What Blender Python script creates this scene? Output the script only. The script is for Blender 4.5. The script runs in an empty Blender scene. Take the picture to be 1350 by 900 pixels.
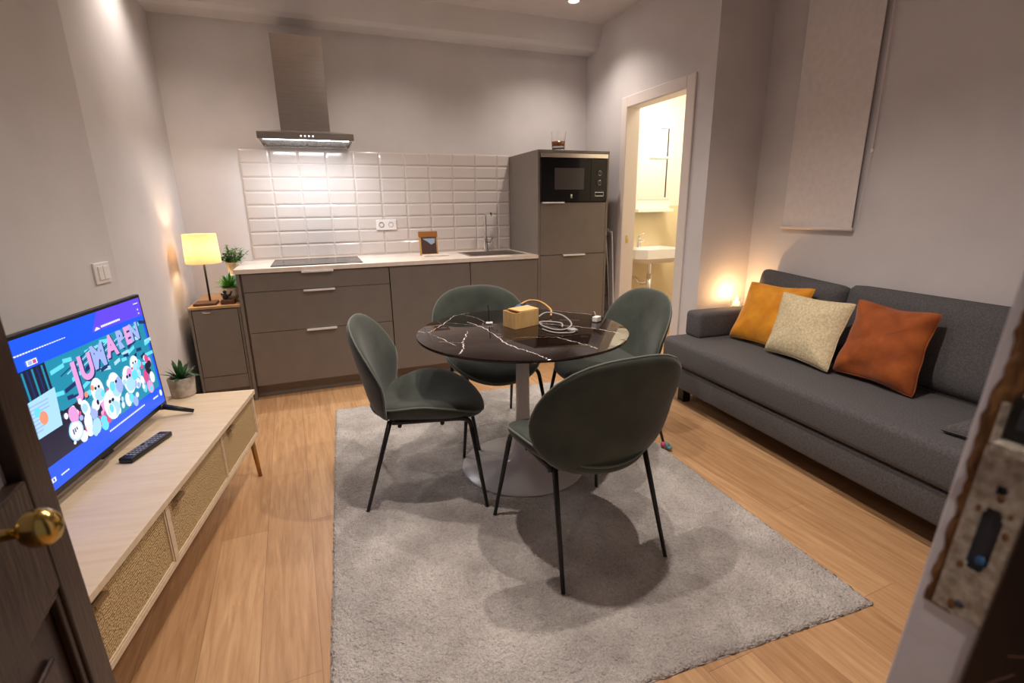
import bpy, bmesh, math, random
from mathutils import Vector, Matrix
random.seed(7)
sc = bpy.context.scene
C = sc.collection
R = math.radians
PI = math.pi

# ------------------------------------------------------------------ camera
def make_camera():
    yaw, pitch, roll = R(21.065), R(15.1), R(-0.8)
    fwd = Vector((math.sin(yaw)*math.cos(pitch), math.cos(yaw)*math.cos(pitch), -math.sin(pitch)))
    right = Vector((math.cos(yaw), -math.sin(yaw), 0)); up = right.cross(fwd)
    r2 = right*math.cos(roll) + up*math.sin(roll); u2 = -right*math.sin(roll) + up*math.cos(roll)
    cam = bpy.data.cameras.new('camera'); co = bpy.data.objects.new('camera', cam); C.objects.link(co)
    m = Matrix((r2, u2, -fwd)).transposed().to_4x4(); m.translation = Vector((-1.662, -4.334, 1.287))
    co.matrix_world = m
    cam.sensor_width = 36; cam.sensor_fit = 'HORIZONTAL'; cam.lens = 36*656.5/1350; cam.clip_start = .02
    cam.dof.use_dof = True; cam.dof.focus_distance = 2.6; cam.dof.aperture_fstop = 5.0
    sc.camera = co
make_camera()
sc.view_settings.view_transform = 'Standard'; sc.view_settings.look = 'None'
sc.view_settings.exposure = 0.42; sc.view_settings.gamma = 1; sc.view_settings.use_curve_mapping = False

# ------------------------------------------------------------------ light
w = bpy.data.worlds.new('world'); sc.world = w; w.use_nodes = True
w.node_tree.nodes['Background'].inputs[0].default_value = (.9, .8, .74, 1)
w.node_tree.nodes['Background'].inputs[1].default_value = .15
def lamp(kind, name, loc, energy, col, size=.03, **k):
    d = bpy.data.lights.new(name, kind); o = bpy.data.objects.new(name, d); C.objects.link(o)
    o.location = loc; d.energy = energy; d.color = col
    if kind == 'AREA':
        d.shape = 'RECTANGLE'; d.size = k.get('sx', .2); d.size_y = k.get('sy', .2)
    else: d.shadow_soft_size = size
    if kind == 'SPOT': d.spot_size = R(k.get('ang', 130)); d.spot_blend = k.get('blend', .6)
    if 'rot' in k: o.rotation_euler = k['rot']
    return o
WARM = (1.0, .88, .80)
CEIL = 2.74
SPOTS = [(.29, -.62, 40), (-1.05, -.75, 30), (-2.3, -.8, 26), (-1.25, -2.05, 26), (-.45, -1.95, 34), (-1.25, -2.8, 66), (-.45, -2.85, 74), (-1.75, -4.95, 36)]  # last one is unseen, added in the hallway to brighten the jamb

# ------------------------------------------------------------------ materials
def mat(name, col, rough=.6, metal=0, spec=.5, emit=None, es=1, trans=0, ior=1.45, alpha=1, sheen=0, coat=0):
    m = bpy.data.materials.new(name); m.use_nodes = True; b = m.node_tree.nodes['Principled BSDF']
    b.inputs['Base Color'].default_value = (*col, 1); b.inputs['Roughness'].default_value = rough
    b.inputs['Metallic'].default_value = metal; b.inputs['Specular IOR Level'].default_value = spec
    b.inputs['Transmission Weight'].default_value = trans; b.inputs['IOR'].default_value = ior
    if sheen: b.inputs['Sheen Weight'].default_value = sheen; b.inputs['Sheen Roughness'].default_value = .4
    if coat: b.inputs['Coat Weight'].default_value = coat
    if emit: b.inputs['Emission Color'].default_value = (*emit, 1); b.inputs['Emission Strength'].default_value = es
    return m
def s2l(*c): return tuple(((x/255)/12.92 if x/255 <= .04045 else ((x/255+.055)/1.055)**2.4) for x in c)
def texmat(name, c1, c2, scale=8, stretch=(1, 1, 1), rough=.6, bump=.1, bscale=None, detail=4, metal=0, lo=.35, hi=.65, rot=0, sheen=0, spec=.5, bdist=.01, kind='noise'):
    m = mat(name, c1, rough, metal, spec, sheen=sheen); nt = m.node_tree; b = nt.nodes['Principled BSDF']; N = nt.nodes.new; L = nt.links.new
    tc = N('ShaderNodeTexCoord'); mp = N('ShaderNodeMapping'); mp.inputs['Scale'].default_value = stretch; mp.inputs['Rotation'].default_value = (0, 0, rot)
    L(tc.outputs['Object'], mp.inputs[0])
    n = N('ShaderNodeTexNoise'); n.inputs['Scale'].default_value = scale; n.inputs['Detail'].default_value = detail; L(mp.outputs[0], n.inputs[0])
    r = N('ShaderNodeValToRGB'); r.color_ramp.elements[0].position = lo; r.color_ramp.elements[1].position = hi
    r.color_ramp.elements[0].color = (*c1, 1); r.color_ramp.elements[1].color = (*c2, 1)
    L(n.outputs[0], r.inputs[0]); L(r.outputs[0], b.inputs['Base Color'])
    n2 = N('ShaderNodeTexNoise'); n2.inputs['Scale'].default_value = bscale or scale*3; n2.inputs['Detail'].default_value = 3; L(mp.outputs[0], n2.inputs[0])
    bp = N('ShaderNodeBump'); bp.inputs['Strength'].default_value = bump; bp.inputs['Distance'].default_value = bdist
    L(n2.outputs[0], bp.inputs['Height']); L(bp.outputs[0], b.inputs['Normal'])
    return m
def floor_mat():
    m = mat('oak_planks', (.5, .3, .15), .38); nt = m.node_tree; b = nt.nodes['Principled BSDF']; N = nt.nodes.new; L = nt.links.new
    tc = N('ShaderNodeTexCoord'); mp = N('ShaderNodeMapping'); mp.inputs['Rotation'].default_value = (0, 0, R(90-2.3)); mp.inputs['Location'].default_value = (.3, .047, 0)
    L(tc.outputs['Object'], mp.inputs[0])
    br = N('ShaderNodeTexBrick'); br.offset = .37; br.inputs['Scale'].default_value = 1; br.inputs['Brick Width'].default_value = 1.25; br.inputs['Row Height'].default_value = .168
    br.inputs['Mortar Size'].default_value = .0012; br.inputs['Mortar Smooth'].default_value = .3
    br.inputs['Color1'].default_value = (0, 0, 0, 1); br.inputs['Color2'].default_value = (1, 1, 1, 1); br.inputs['Mortar'].default_value = (.5, .5, .5, 1)
    L(mp.outputs[0], br.inputs[0])
    mp2 = N('ShaderNodeMapping'); mp2.inputs['Scale'].default_value = (1.2, 16, 1); L(mp.outputs[0], mp2.inputs[0])
    n = N('ShaderNodeTexNoise'); n.inputs['Scale'].default_value = 3; n.inputs['Detail'].default_value = 8; n.inputs['Roughness'].default_value = .65; n.inputs['Distortion'].default_value = .6; L(mp2.outputs[0], n.inputs[0])
    r = N('ShaderNodeValToRGB'); r.color_ramp.elements[0].position = .3; r.color_ramp.elements[1].position = .7
    r.color_ramp.elements[0].color = (*s2l(182, 138, 96), 1); r.color_ramp.elements[1].color = (*s2l(218, 177, 132), 1); L(n.outputs[0], r.inputs[0])
    mx = N('ShaderNodeMixRGB'); mx.blend_type = 'MULTIPLY'; mx.inputs[0].default_value = 1
    r2 = N('ShaderNodeValToRGB'); r2.color_ramp.elements[0].color = (.80, .76, .72, 1); r2.color_ramp.elements[1].color = (1.0, 1.0, 1.0, 1); L(br.outputs['Color'], r2.inputs[0])
    L(r.outputs[0], mx.inputs[1]); L(r2.outputs[0], mx.inputs[2])
    mx2 = N('ShaderNodeMixRGB'); mx2.blend_type = 'MIX'; mx2.inputs[2].default_value = (.16, .09, .05, 1)
    ml = N('ShaderNodeMath'); ml.operation = 'MULTIPLY'; ml.inputs[1].default_value = .6; L(br.outputs['Fac'], ml.inputs[0])
    L(ml.outputs[0], mx2.inputs[0]); L(mx.outputs[0], mx2.inputs[1]); L(mx2.outputs[0], b.inputs['Base Color'])
    bp = N('ShaderNodeBump'); bp.inputs['Strength'].default_value = .08; bp.inputs['Distance'].default_value = .004; L(n.outputs[0], bp.inputs['Height']); L(bp.outputs[0], b.inputs['Normal'])
    return m
def weave_mat():
    m = mat('woven_cane', s2l(190, 160, 112), .75); nt = m.node_tree; b = nt.nodes['Principled BSDF']; N = nt.nodes.new; L = nt.links.new
    tc = N('ShaderNodeTexCoord'); mp = N('ShaderNodeMapping'); mp.inputs['Rotation'].default_value = (R(45), 0, 0); mp.inputs['Scale'].default_value = (1, 1, 1); L(tc.outputs['Object'], mp.inputs[0])
    v = N('ShaderNodeTexVoronoi'); v.inputs['Scale'].default_value = 150; v.inputs['Randomness'].default_value = .55
    mp.inputs['Scale'].default_value = (1, .45, 1.3); L(mp.outputs[0], v.inputs[0])
    r = N('ShaderNodeValToRGB'); r.color_ramp.elements[0].position = .15; r.color_ramp.elements[1].position = .75
    r.color_ramp.elements[0].color = (*s2l(232, 206, 156), 1); r.color_ramp.elements[1].color = (*s2l(150, 118, 74), 1)
    L(v.outputs['Distance'], r.inputs[0]); L(r.outputs[0], b.inputs['Base Color'])
    bp = N('ShaderNodeBump'); bp.invert = True; bp.inputs['Strength'].default_value = .8; bp.inputs['Distance'].default_value = .004; L(v.outputs['Distance'], bp.inputs['Height']); L(bp.outputs[0], b.inputs['Normal'])
    return m
M = {}
M['wall'] = texmat('warm_grey_plaster', s2l(208, 203, 202), s2l(217, 212, 211), 2.5, bump=.12, bscale=60, rough=.9, bdist=.003)
M['ceiling'] = texmat('ceiling_paint', s2l(205, 197, 194), s2l(212, 205, 202), 3, bump=.1, bscale=30, rough=.95)
M['trim'] = mat('white_trim_paint', s2l(228, 218, 210), .5)
M['floor'] = floor_mat()
M['tile'] = mat('cream_glazed_tile', s2l(208, 198, 192), .10, spec=.6)
M['grout'] = mat('tile_grout', s2l(220, 212, 206), .8)
M['cab'] = texmat('taupe_laminate', s2l(120, 111, 103), s2l(124, 115, 107), 12, rough=.36, bump=.01, bscale=200)
M['gapshade'] = mat('gap_shade', (.03, .028, .025), .8)  # near-black colour standing in for shade in the lock slot
M['top'] = texmat('cream_worktop', s2l(228, 214, 200), s2l(236, 224, 210), 20, rough=.28, bump=.02)
M['steel'] = texmat('brushed_steel', s2l(198, 192, 184), s2l(212, 206, 198), 6, (1, 1, 60), rough=.27, metal=1, bump=.04, bscale=80, bdist=.001)
M['chrome'] = mat('chrome', (.85, .84, .83), .08, 1)
M['alu'] = mat('satin_aluminium', (.96, .95, .94), .45, .35)
M['blackglass'] = mat('black_glass', (.005, .005, .006), .08, spec=.3)
M['black'] = mat('black_plastic', (.012, .012, .013), .35)
M['velvetpipe_lit'] = mat('velvet_piping_highlit', s2l(98, 104, 94), .8, sheen=.3)  # lighter than the velvet, rim highlights put into the colour
M['velvet'] = texmat('dark_green_velvet', s2l(50, 56, 49), s2l(64, 70, 61), 9, rough=.8, bump=.25, bscale=500, sheen=.25, bdist=.001)
M['blackmetal'] = mat('black_powdercoat', (.012, .011, .010), .38)
M['marble'] = mat('dark_brown_marble', s2l(26, 15, 12), .04, spec=.42)
M['vein'] = mat('white_marble_vein', s2l(225, 212, 205), .2)
M['white'] = mat('white_gloss_plastic', s2l(235, 230, 226), .3)
M['whitemetal'] = mat('white_lacquered_metal', s2l(205, 200, 198), .25)
M['sofa'] = texmat('charcoal_sofa_fabric', s2l(76, 74, 75), s2l(96, 94, 95), 160, rough=.95, bump=.35, bscale=420, bdist=.002)
M['yellow'] = texmat('mustard_velvet', s2l(206, 130, 16), s2l(222, 150, 28), 14, rough=.8, bump=.25, bscale=60, sheen=.3, bdist=.004)
M['cream'] = texmat('cream_chenille', s2l(200, 182, 140), s2l(226, 212, 178), 90, rough=.9, bump=.6, bscale=130, bdist=.004)
M['rust'] = texmat('rust_velvet', s2l(140, 66, 18), s2l(162, 82, 25), 14, rough=.8, bump=.25, bscale=60, sheen=.3, bdist=.004)
M['oak'] = texmat('washed_oak', s2l(214, 191, 160), s2l(222, 201, 172), 4, (14, 1.2, 14), rough=.5, bump=.06, bscale=20, rot=R(-9))
M['weave'] = weave_mat()
M['brass'] = mat('polished_brass', s2l(196, 168, 98), .2, 1)
M['legbrass'] = mat('brushed_brass_leg', s2l(176, 130, 74), .35, .6)
M['handlebrass'] = mat('antique_brass_pull', s2l(150, 128, 92), .35, .8)
M['darkwood'] = texmat('dark_walnut_door', s2l(38, 25, 19), s2l(56, 38, 29), 6, (8, 8, 1), rough=.38, bump=.1)
M['frost'] = mat('smoky_frosted_glass', s2l(150, 145, 148), .6, spec=.3)
M['shade'] = mat('linen_lampshade', s2l(200, 178, 136), .9)
nt = M['shade'].node_tree; tr = nt.nodes.new('ShaderNodeBsdfTranslucent'); tr.inputs[0].default_value = (*s2l(222, 190, 146), 1); ms = nt.nodes.new('ShaderNodeMixShader'); ms.inputs[0].default_value = .3
nt.links.new(nt.nodes['Principled BSDF'].outputs[0], ms.inputs[1]); nt.links.new(tr.outputs[0], ms.inputs[2]); nt.links.new(ms.outputs[0], nt.nodes['Material Output'].inputs[0])
M['leaf'] = texmat('green_leaves', s2l(44, 98, 30), s2l(84, 146, 52), 40, rough=.5, bump=.1)
M['leaf2'] = texmat('dark_green_leaves', s2l(30, 74, 40), s2l(62, 110, 62), 40, rough=.45, bump=.1)
M['soil'] = mat('dark_soil', (.03, .02, .015), .95)
M['concrete'] = texmat('mottled_concrete', s2l(150, 140, 128), s2l(206, 198, 186), 18, rough=.85, bump=.4, bscale=60)
M['ceramic'] = texmat('white_stone_pot', s2l(206, 194, 176), s2l(232, 222, 206), 10, rough=.6, bump=.1)
M['wooddark'] = texmat('dark_wood', s2l(74, 48, 30), s2l(102, 68, 42), 10, (1, 6, 1), rough=.5)
M['shelfwood'] = texmat('oak_shelf', s2l(168, 132, 92), s2l(190, 154, 112), 10, (1, 8, 1), rough=.5)
M['bulb'] = mat('lamp_glow', (1, .8, .5), emit=(1, .72, .40), es=30)
M['spot'] = mat('spotlight_lens', (1, 1, 1), emit=(1, .93, .85), es=30)
M['led'] = mat('led_strip', (1, 1, 1), emit=(.86, .93, 1), es=9)
M['glass'] = mat('clear_glass', (1, 1, 1), .02, trans=1, ior=1.45)
M['amber'] = mat('amber_drink', s2l(150, 92, 40), .1, trans=.5)
M['flame'] = mat('candle_flame', (1, .8, .5), emit=(1, .66, .30), es=60)
M['wax'] = mat('wax', s2l(240, 225, 200), .6, emit=(1, .62, .3), es=1.5)
M['kraft'] = mat('kraft_card', s2l(196, 148, 92), .8)
M['kraftdark'] = mat('kraft_band', s2l(150, 96, 44), .8)
M['boxwood'] = texmat('light_wood_box', s2l(206, 164, 104), s2l(222, 184, 124), 10, (1, 8, 1), rough=.5)
M['bluegloss'] = mat('blue_plastic', s2l(52, 96, 140), .25)
M['bath'] = texmat('cream_bathroom_tile', s2l(226, 208, 166), s2l(234, 218, 178), 3, rough=.35, bump=.02)
M['bathwhite'] = mat('bathroom_white', s2l(246, 238, 222), .3)
M['porcelain'] = mat('white_porcelain', s2l(240, 238, 234), .12)
M['mirror'] = mat('mirror_glass', (.9, .9, .9), .02, 1)
M['blindcloth'] = texmat('roller_blind_fabric', s2l(222, 214, 210), s2l(228, 221, 217), 30, rough=.95, bump=.1, bscale=200)
M['rustplate'] = texmat('old_painted_steel', s2l(164, 152, 134), s2l(206, 198, 184), 160, rough=.5, bump=.3, bscale=90, metal=.3)
M['rustspot'] = texmat('rust_stain', s2l(96, 62, 36), s2l(140, 104, 66), 300, rough=.8)
M['rawwood'] = texmat('splintered_raw_wood', s2l(84, 54, 30), s2l(140, 100, 60), 200, (1, 1, .2), rough=.9, bump=.8, bscale=120, bdist=.003)
M['grey'] = mat('dark_grey_metal', s2l(70, 72, 78), .5, .4)
M['jambpaint'] = texmat('white_jamb_paint', s2l(222, 218, 222), s2l(232, 228, 232), 12, rough=.45, bump=.15, bscale=30)
M['teal'] = mat('teal_rubber', s2l(96, 150, 152), .6)
M['pink'] = mat('pink_rubber', s2l(196, 80, 108), .6)
M['btn'] = mat('grey_buttons', s2l(150, 150, 150), .5)
M['filter'] = texmat('steel_mesh_filter', s2l(120, 122, 125), s2l(176, 178, 180), 90, (1, .05, 1), rough=.4, metal=.8, bump=.5, bscale=90)

# ------------------------------------------------------------------ helpers
def tag(o, label=None, cat=None, group=None, kind=None):
    if label: o['label'] = label
    if cat: o['category'] = cat
    if group: o['group'] = group
    if kind: o['kind'] = kind
    return o
def thing(name, loc, label, cat, group=None, rz=0):
    o = bpy.data.objects.new(name, None); C.objects.link(o); o.empty_display_size = .1
    o.location = loc; o.rotation_euler = (0, 0, rz)
    return tag(o, label, cat, group)
def link(name, me, mats, parent=None, smooth=False, auto=None):
    o = bpy.data.objects.new(name, me); C.objects.link(o)
    for m in (mats if isinstance(mats, (list, tuple)) else [mats]): me.materials.append(M[m])
    if smooth:
        for p in me.polygons: p.use_smooth = True
    if auto is not None:
        try: me.set_sharp_from_angle(angle=R(auto))
        except Exception: pass
    if parent: o.parent = parent
    return o
def obj(name, bm, mats, parent=None, smooth=False, auto=None):
    bmesh.ops.recalc_face_normals(bm, faces=bm.faces)
    me = bpy.data.meshes.new(name); bm.to_mesh(me); bm.free()
    return link(name, me, mats, parent, smooth, auto)
def BM(): return bmesh.new()
def box(bm, x0, x1, y0, y1, z0, z1, bev=0, seg=2, mi=0, mat4=None):
    t = bmesh.new(); vs = [t.verts.new((x, y, z)) for x in (x0, x1) for y in (y0, y1) for z in (z0, z1)]
    for f in ((0, 1, 3, 2), (4, 6, 7, 5), (0, 4, 5, 1), (2, 3, 7, 6), (0, 2, 6, 4), (1, 5, 7, 3)): t.faces.new([vs[i] for i in f])
    if bev: bmesh.ops.bevel(t, geom=t.edges[:], offset=bev, segments=seg, profile=.5, affect='EDGES')
    merge(bm, t, mi, mat4); return bm
def merge(bm, t, mi=0, mat4=None):
    bmesh.ops.recalc_face_normals(t, faces=t.faces)
    mp = {}
    for v in t.verts: mp[v] = bm.verts.new(mat4 @ v.co if mat4 else v.co)
    for f in t.faces:
        try: nf = bm.faces.new([mp[v] for v in f.verts]); nf.material_index = mi; nf.smooth = f.smooth
        except ValueError: pass
    t.free()
def lathe(bm, prof, seg=32, c=(0, 0, 0), mi=0, cap=True, mat4=None):
    t = bmesh.new(); rings = []
    for r, z in prof:
        rings.append([t.verts.new((c[0]+r*math.cos(2*PI*i/seg), c[1]+r*math.sin(2*PI*i/seg), c[2]+z)) for i in range(seg)])
    for a, b in zip(rings, rings[1:]):
        for i in range(seg): t.faces.new((a[i], a[(i+1) % seg], b[(i+1) % seg], b[i]))
    if cap:
        if prof[0][0] > 1e-5: t.faces.new(rings[0][::-1])
        if prof[-1][0] > 1e-5: t.faces.new(rings[-1])
    bmesh.ops.remove_doubles(t, verts=t.verts, dist=1e-6)
    merge(bm, t, mi, mat4); return bm
def tube(bm, pts, r, seg=10, mi=0, closed=False, radii=None):
    pts = [Vector(p) for p in pts]; n = len(pts); rings = []; prev = None
    for i, p in enumerate(pts):
        a = pts[(i-1) % n] if (closed or i > 0) else p; b = pts[(i+1) % n] if (closed or i < n-1) else p
        d = (b-a).normalized()
        if prev is None:
            q = Vector((0, 0, 1)) if abs(d.z) < .9 else Vector((1, 0, 0)); u = d.cross(q).normalized()
        else: u = (prev - d*prev.dot(d)).normalized()
        prev = u; v = d.cross(u); rr = radii[i] if radii else r
        rings.append([bm.verts.new(p+(u*math.cos(2*PI*k/seg)+v*math.sin(2*PI*k/seg))*rr) for k in range(seg)])
    pairs = list(zip(rings, rings[1:])) + ([(rings[-1], rings[0])] if closed else [])
    for a, b in pairs:
        for k in range(seg):
            f = bm.faces.new((a[k], a[(k+1) % seg], b[(k+1) % seg], b[k])); f.material_index = mi
    if not closed:
        f = bm.faces.new(rings[0][::-1]); f.material_index = mi; f = bm.faces.new(rings[-1]); f.material_index = mi
    return bm
def smoothpath(pts, n=8):
    P = [Vector(p) for p in pts]; out = []
    for i in range(len(P)-1):
        p0 = P[max(0, i-1)]; p1 = P[i]; p2 = P[i+1]; p3 = P[min(len(P)-1, i+2)]
        for k in range(n):
            t = k/n; out.append(.5*((2*p1)+(p2-p0)*t+(2*p0-5*p1+4*p2-p3)*t*t+(3*p1-p0-3*p2+p3)*t**3))
    return out+[P[-1]]
def sell(n, a):   # superellipse unit outline
    c, s = math.cos(a), math.sin(a); k = (abs(c)**n+abs(s)**n)**(-1/n); return c*k, s*k
def shell(surf, outline, T, p=4, rings=10, seg=64, expo=.5):
    """pillow-like closed surface around surf(u,w); outline(a)->(u,w)"""
    bm = BM(); F = []; B = []; rim = []
    def nrm(u, w):
        e = 1e-3; a = surf(u+e, w)-surf(u-e, w); b = surf(u, w+e)-surf(u, w-e); return a.cross(b).normalized()
    rs = [math.sin(PI/2*i/rings) for i in range(rings+1)]
    for i, r in enumerate(rs):
        fr, br = [], []
        for k in range(seg if i else 1):
            u, w = outline(2*PI*k/seg); u *= r; w *= r
            c = surf(u, w); n = nrm(u, w); t = T/2*max(0, 1-r**p)**expo
            if i == rings: v = bm.verts.new(c); fr.append(v); br.append(v); rim.append(c)
            else: fr.append(bm.verts.new(c+n*t)); br.append(bm.verts.new(c-n*t))
        F.append(fr); B.append(br)
    for S in (F, B):
        for k in range(seg): bm.faces.new((S[0][0], S[1][k], S[1][(k+1) % seg]))
        for i in range(1, rings):
            for k in range(seg): bm.faces.new((S[i][k], S[i+1][k], S[i+1][(k+1) % seg], S[i][(k+1) % seg]))
    return bm, rim
def txt(bm, s, size, M4, mi=0, depth=0.0, bold=0):
    cu = bpy.data.curves.new('t', 'FONT'); cu.body = s; cu.size = size; cu.extrude = depth; cu.offset = bold; cu.align_x = 'CENTER'; cu.align_y = 'CENTER'
    o = bpy.data.objects.new('t', cu); C.objects.link(o); dg = bpy.context.evaluated_depsgraph_get(); me = bpy.data.meshes.new_from_object(o.evaluated_get(dg))
    base = len(bm.verts); vs = [bm.verts.new(M4 @ v.co) for v in me.vertices]
    for p in me.polygons:
        try: f = bm.faces.new([vs[i] for i in p.vertices]); f.material_index = mi
        except ValueError: pass
    bpy.data.objects.remove(o); bpy.data.curves.remove(cu); bpy.data.meshes.remove(me)
def dup(root, label=None, loc=None, rz=None, group=None):
    r = root.copy(); C.objects.link(r)
    if label: r['label'] = label
    if group: r['group'] = group
    if loc is not None: r.location = loc
    if rz is not None: r.rotation_euler = (0, 0, rz)
    for ch in list(root.children):
        c = ch.copy(); C.objects.link(c); c.parent = r
        for g in list(ch.children):
            d = g.copy(); C.objects.link(d); d.parent = c
    return r
def struct(name, bm, mats, label=None, smooth=False, auto=None):
    o = obj(name, bm, mats, None, smooth, auto); o['kind'] = 'structure'
    if label: o['label'] = label
    return o
def quadprism(bm, pts, z0, z1, mi=0):
    lo = [bm.verts.new((x, y, z0)) for x, y in pts]; hi = [bm.verts.new((x, y, z1)) for x, y in pts]; n = len(pts)
    bm.faces.new(lo[::-1]).material_index = mi; bm.faces.new(hi).material_index = mi
    for i in range(n): bm.faces.new((lo[i], lo[(i+1) % n], hi[(i+1) % n], hi[i])).material_index = mi
    return bm

# ------------------------------------------------------------------ room shell
XR = .762           # bathroom-door wall face
b = BM(); box(b, -3.6, 2.3, -5.2, .12, -.1, 0); struct('floor', b, 'floor', 'light oak plank floor')
b = BM(); box(b, -3.6, 2.3, -5.2, .12, CEIL, CEIL+.1); struct('ceiling', b, 'ceiling')
b = BM(); box(b, -2.66, XR+.1, 0, .12, 0, CEIL); struct('wall_back', b, 'wall')
# beam against the back wall
b = BM(); vs = [(0, 2.56), (-.16, 2.565), (-.19, 2.59), (-.26, CEIL), (0, CEIL)]
L0 = [b.verts.new((-2.54, y, z)) for y, z in vs]; L1 = [b.verts.new((XR, y, z)) for y, z in vs]
b.faces.new(L0); b.faces.new(L1[::-1])
for i in range(5): b.faces.new((L0[i], L0[(i+1) % 5], L1[(i+1) % 5], L1[i]))
struct('trim_1', b, 'wall', 'plastered beam along the top of the kitchen wall')
b = BM(); quadprism(b, [(-2.54, .0), (-2.54, -1.49), (-2.66, -1.49), (-2.66, 0)], 0, CEIL); struct('wall_left', b, 'wall')
tvd = Vector((-.168, -.986))
b = BM(); e = Vector((-2.54, -1.49)); f = e+tvd*3.4; quadprism(b, [tuple(e), tuple(f), (f.x-.15, f.y), (e.x-.15, e.y)], 0, CEIL); struct('wall_tv_side', b, 'wall')
# wall with the bathroom doorway : opening y -1.37 .. -.675, z 0..2.03
DY0, DY1, DZ = -1.37, -.675, 2.035
b = BM(); T = .10
box(b, XR, XR+T, DY1+.012, 0, 0, CEIL); box(b, XR, XR+T, -1.6, DY0-.012, 0, CEIL); box(b, XR, XR+T, DY0-.012, DY1+.012, DZ+.012, CEIL)
struct('wall_right', b, 'wall')
b = BM(); box(b, XR+T, 1.32, -1.62, -1.56, 0, CEIL); box(b, XR, XR+T, -1.62, -1.6, 0, CEIL); struct('wall_alcove', b, 'wall')
b = BM(); quadprism(b, [(1.19, -1.62), (1.19-.06*3.1, -1.62-3.1), (1.19-.06*3.1+.15, -4.75), (1.34, -1.62)], 0, CEIL); struct('wall_sofa_side', b, 'wall')
# front wall with entrance opening  x -2.25..-1.25
b = BM(); box(b, -3.4, -2.25, -4.7, -4.17, 0, CEIL); box(b, -1.16, 1.3, -4.7, -4.17, 0, CEIL); box(b, -2.25, -1.16, -4.7, -4.17, 2.25, CEIL); struct('wall_front', b, 'wall')
# bathroom door frame
b = BM()
for y0, y1 in ((DY1, DY1+.075), (DY0-.085, DY0)): box(b, XR-.014, XR, y0, y1, 0, DZ+.08, .004)
box(b, XR-.014, XR, DY0, DY1, DZ, DZ+.08, .004)
box(b, XR-.009, XR+T+.01, DY1-.002, DY1+.010, 0, DZ-.002); box(b, XR-.009, XR+T+.01, DY0-.010, DY0+.002, 0, DZ-.002); box(b, XR-.009, XR+T+.01, DY0-.010, DY1+.010, DZ-.002, DZ+.010)
df = struct('door_1', b, 'trim', 'white painted frame of the open bathroom doorway')
b = BM(); box(b, XR+.03, XR+.055, DY1-.0045, DY1-.0015, .98, 1.04, .001); obj('strike_plate', b, 'brass', df)
# bathroom shell
b = BM(); box(b, XR+T, 2.2, .06, .12, 0, 1.28, mi=0); box(b, XR+T, 2.2, .06, .12, 1.28, 2.6, mi=1); struct('wall_bathroom_back', b, ['bath', 'bathwhite'])
b = BM(); box(b, 1.95, 2.05, -1.56, .06, 0, 2.6); struct('wall_bathroom_side', b, 'bathwhite')
b = BM(); box(b, XR+T, 1.95, -1.56, -1.5, 0, 2.6); struct('wall_bathroom_front', b, 'bathwhite')
b = BM(); box(b, XR+T, 1.95, -1.5, .06, 2.5, 2.6); struct('ceiling_bathroom', b, 'bathwhite')

# ceiling spotlights
def spotlight(x, y, e, label):
    t = thing('ceiling_spotlight', (x, y, CEIL), label, 'ceiling light', 'recessed ceiling spotlights')
    b = BM(); lathe(b, [(.052, 0), (.052, -.004), (.046, -.008), (.036, -.005), (.034, 0)], 28); obj('bezel', b, 'white', t, True)
    b = BM(); lathe(b, [(.034, -.001), (.03, -.003), (0, -.004)], 24, cap=False); obj('lens', b, 'spot', t, True)
    lamp('SPOT', 'spot_lamp', (x, y, CEIL-.02), e, WARM, .028, ang=125, blend=1.0)
    return t
labs = ['recessed white ceiling spotlight glowing above the tall cabinet corner', 'recessed ceiling spotlight in front of the extractor hood', 'recessed ceiling spotlight beside the left kitchen wall',
        'recessed ceiling spotlight above the chair on the television side', 'recessed ceiling spotlight above the dining table pedestal', 'recessed ceiling spotlight above the rug near the television', 'recessed ceiling spotlight above the chair nearest the camera', 'unseen ceiling spotlight added in the hallway to brighten the entrance jamb']
for (x, y, e), lb in zip(SPOTS, labs): spotlight(x, y, e, lb)

# ------------------------------------------------------------------ splashback tiles
b = BM(); X0, X1, Z0, Z1 = -2.117, 0.0, .914, 1.725
box(b, X0, X1, -.006, 0, Z0, Z1, mi=1)
def tile(b, xa, xb, za, zb):
    g = .0016; xa += g; xb -= g; za += g; zb -= g; bw = min(.011, (xb-xa)/3, (zb-za)/3)
    o = [(xa, za), (xb, za), (xb, zb), (xa, zb)]; i_ = [(xa+bw, za+bw), (xb-bw, za+bw), (xb-bw, zb-bw), (xa+bw, zb-bw)]
    A = [b.verts.new((x, -.006, z)) for x, z in o]; Bq = [b.verts.new((x, -.0085, z)) for x, z in o]; Cq = [b.verts.new((x, -.013, z)) for x, z in i_]
    b.faces.new(Cq)
    for k in range(4):
        b.faces.new((A[k], A[(k+1) % 4], Bq[(k+1) % 4], Bq[k])); b.faces.new((Bq[k], Bq[(k+1) % 4], Cq[(k+1) % 4], Cq[k]))
nx = 0
edges = [X0+.2*k for k in range(11)]+[X1]
for xa, xb in zip(edges, edges[1:]):
    z = Z1
    while z > Z0+.02:
        tile(b, xa, xb, max(z-.1, Z0), z); z -= .1
struct('trim_2', b, ['tile', 'grout'], 'splashback of cream bevelled metro tiles above the worktop')

# ------------------------------------------------------------------ kitchen units
YF = -.611
def handle(name, parent, x0, x1, z, y=YF-.018):
    b = BM(); box(b, x0, x1, y-.022, y-.016, z-.006, z+.004, .001); box(b, x0, x1, y-.022, y+.001, z+.002, z+.005, .0005)
    return obj(name, b, 'alu', parent)
def front(parent, name, x0, x1, z0, z1, y=YF, th=.018, m='cab'):
    b = BM(); box(b, x0+.0018, x1-.0018, y-th, y, z0+.0018, z1-.0018, .0012); return obj(name, b, m, parent)
ZB, ZC = .097, .884
XL = -2.172
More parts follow.
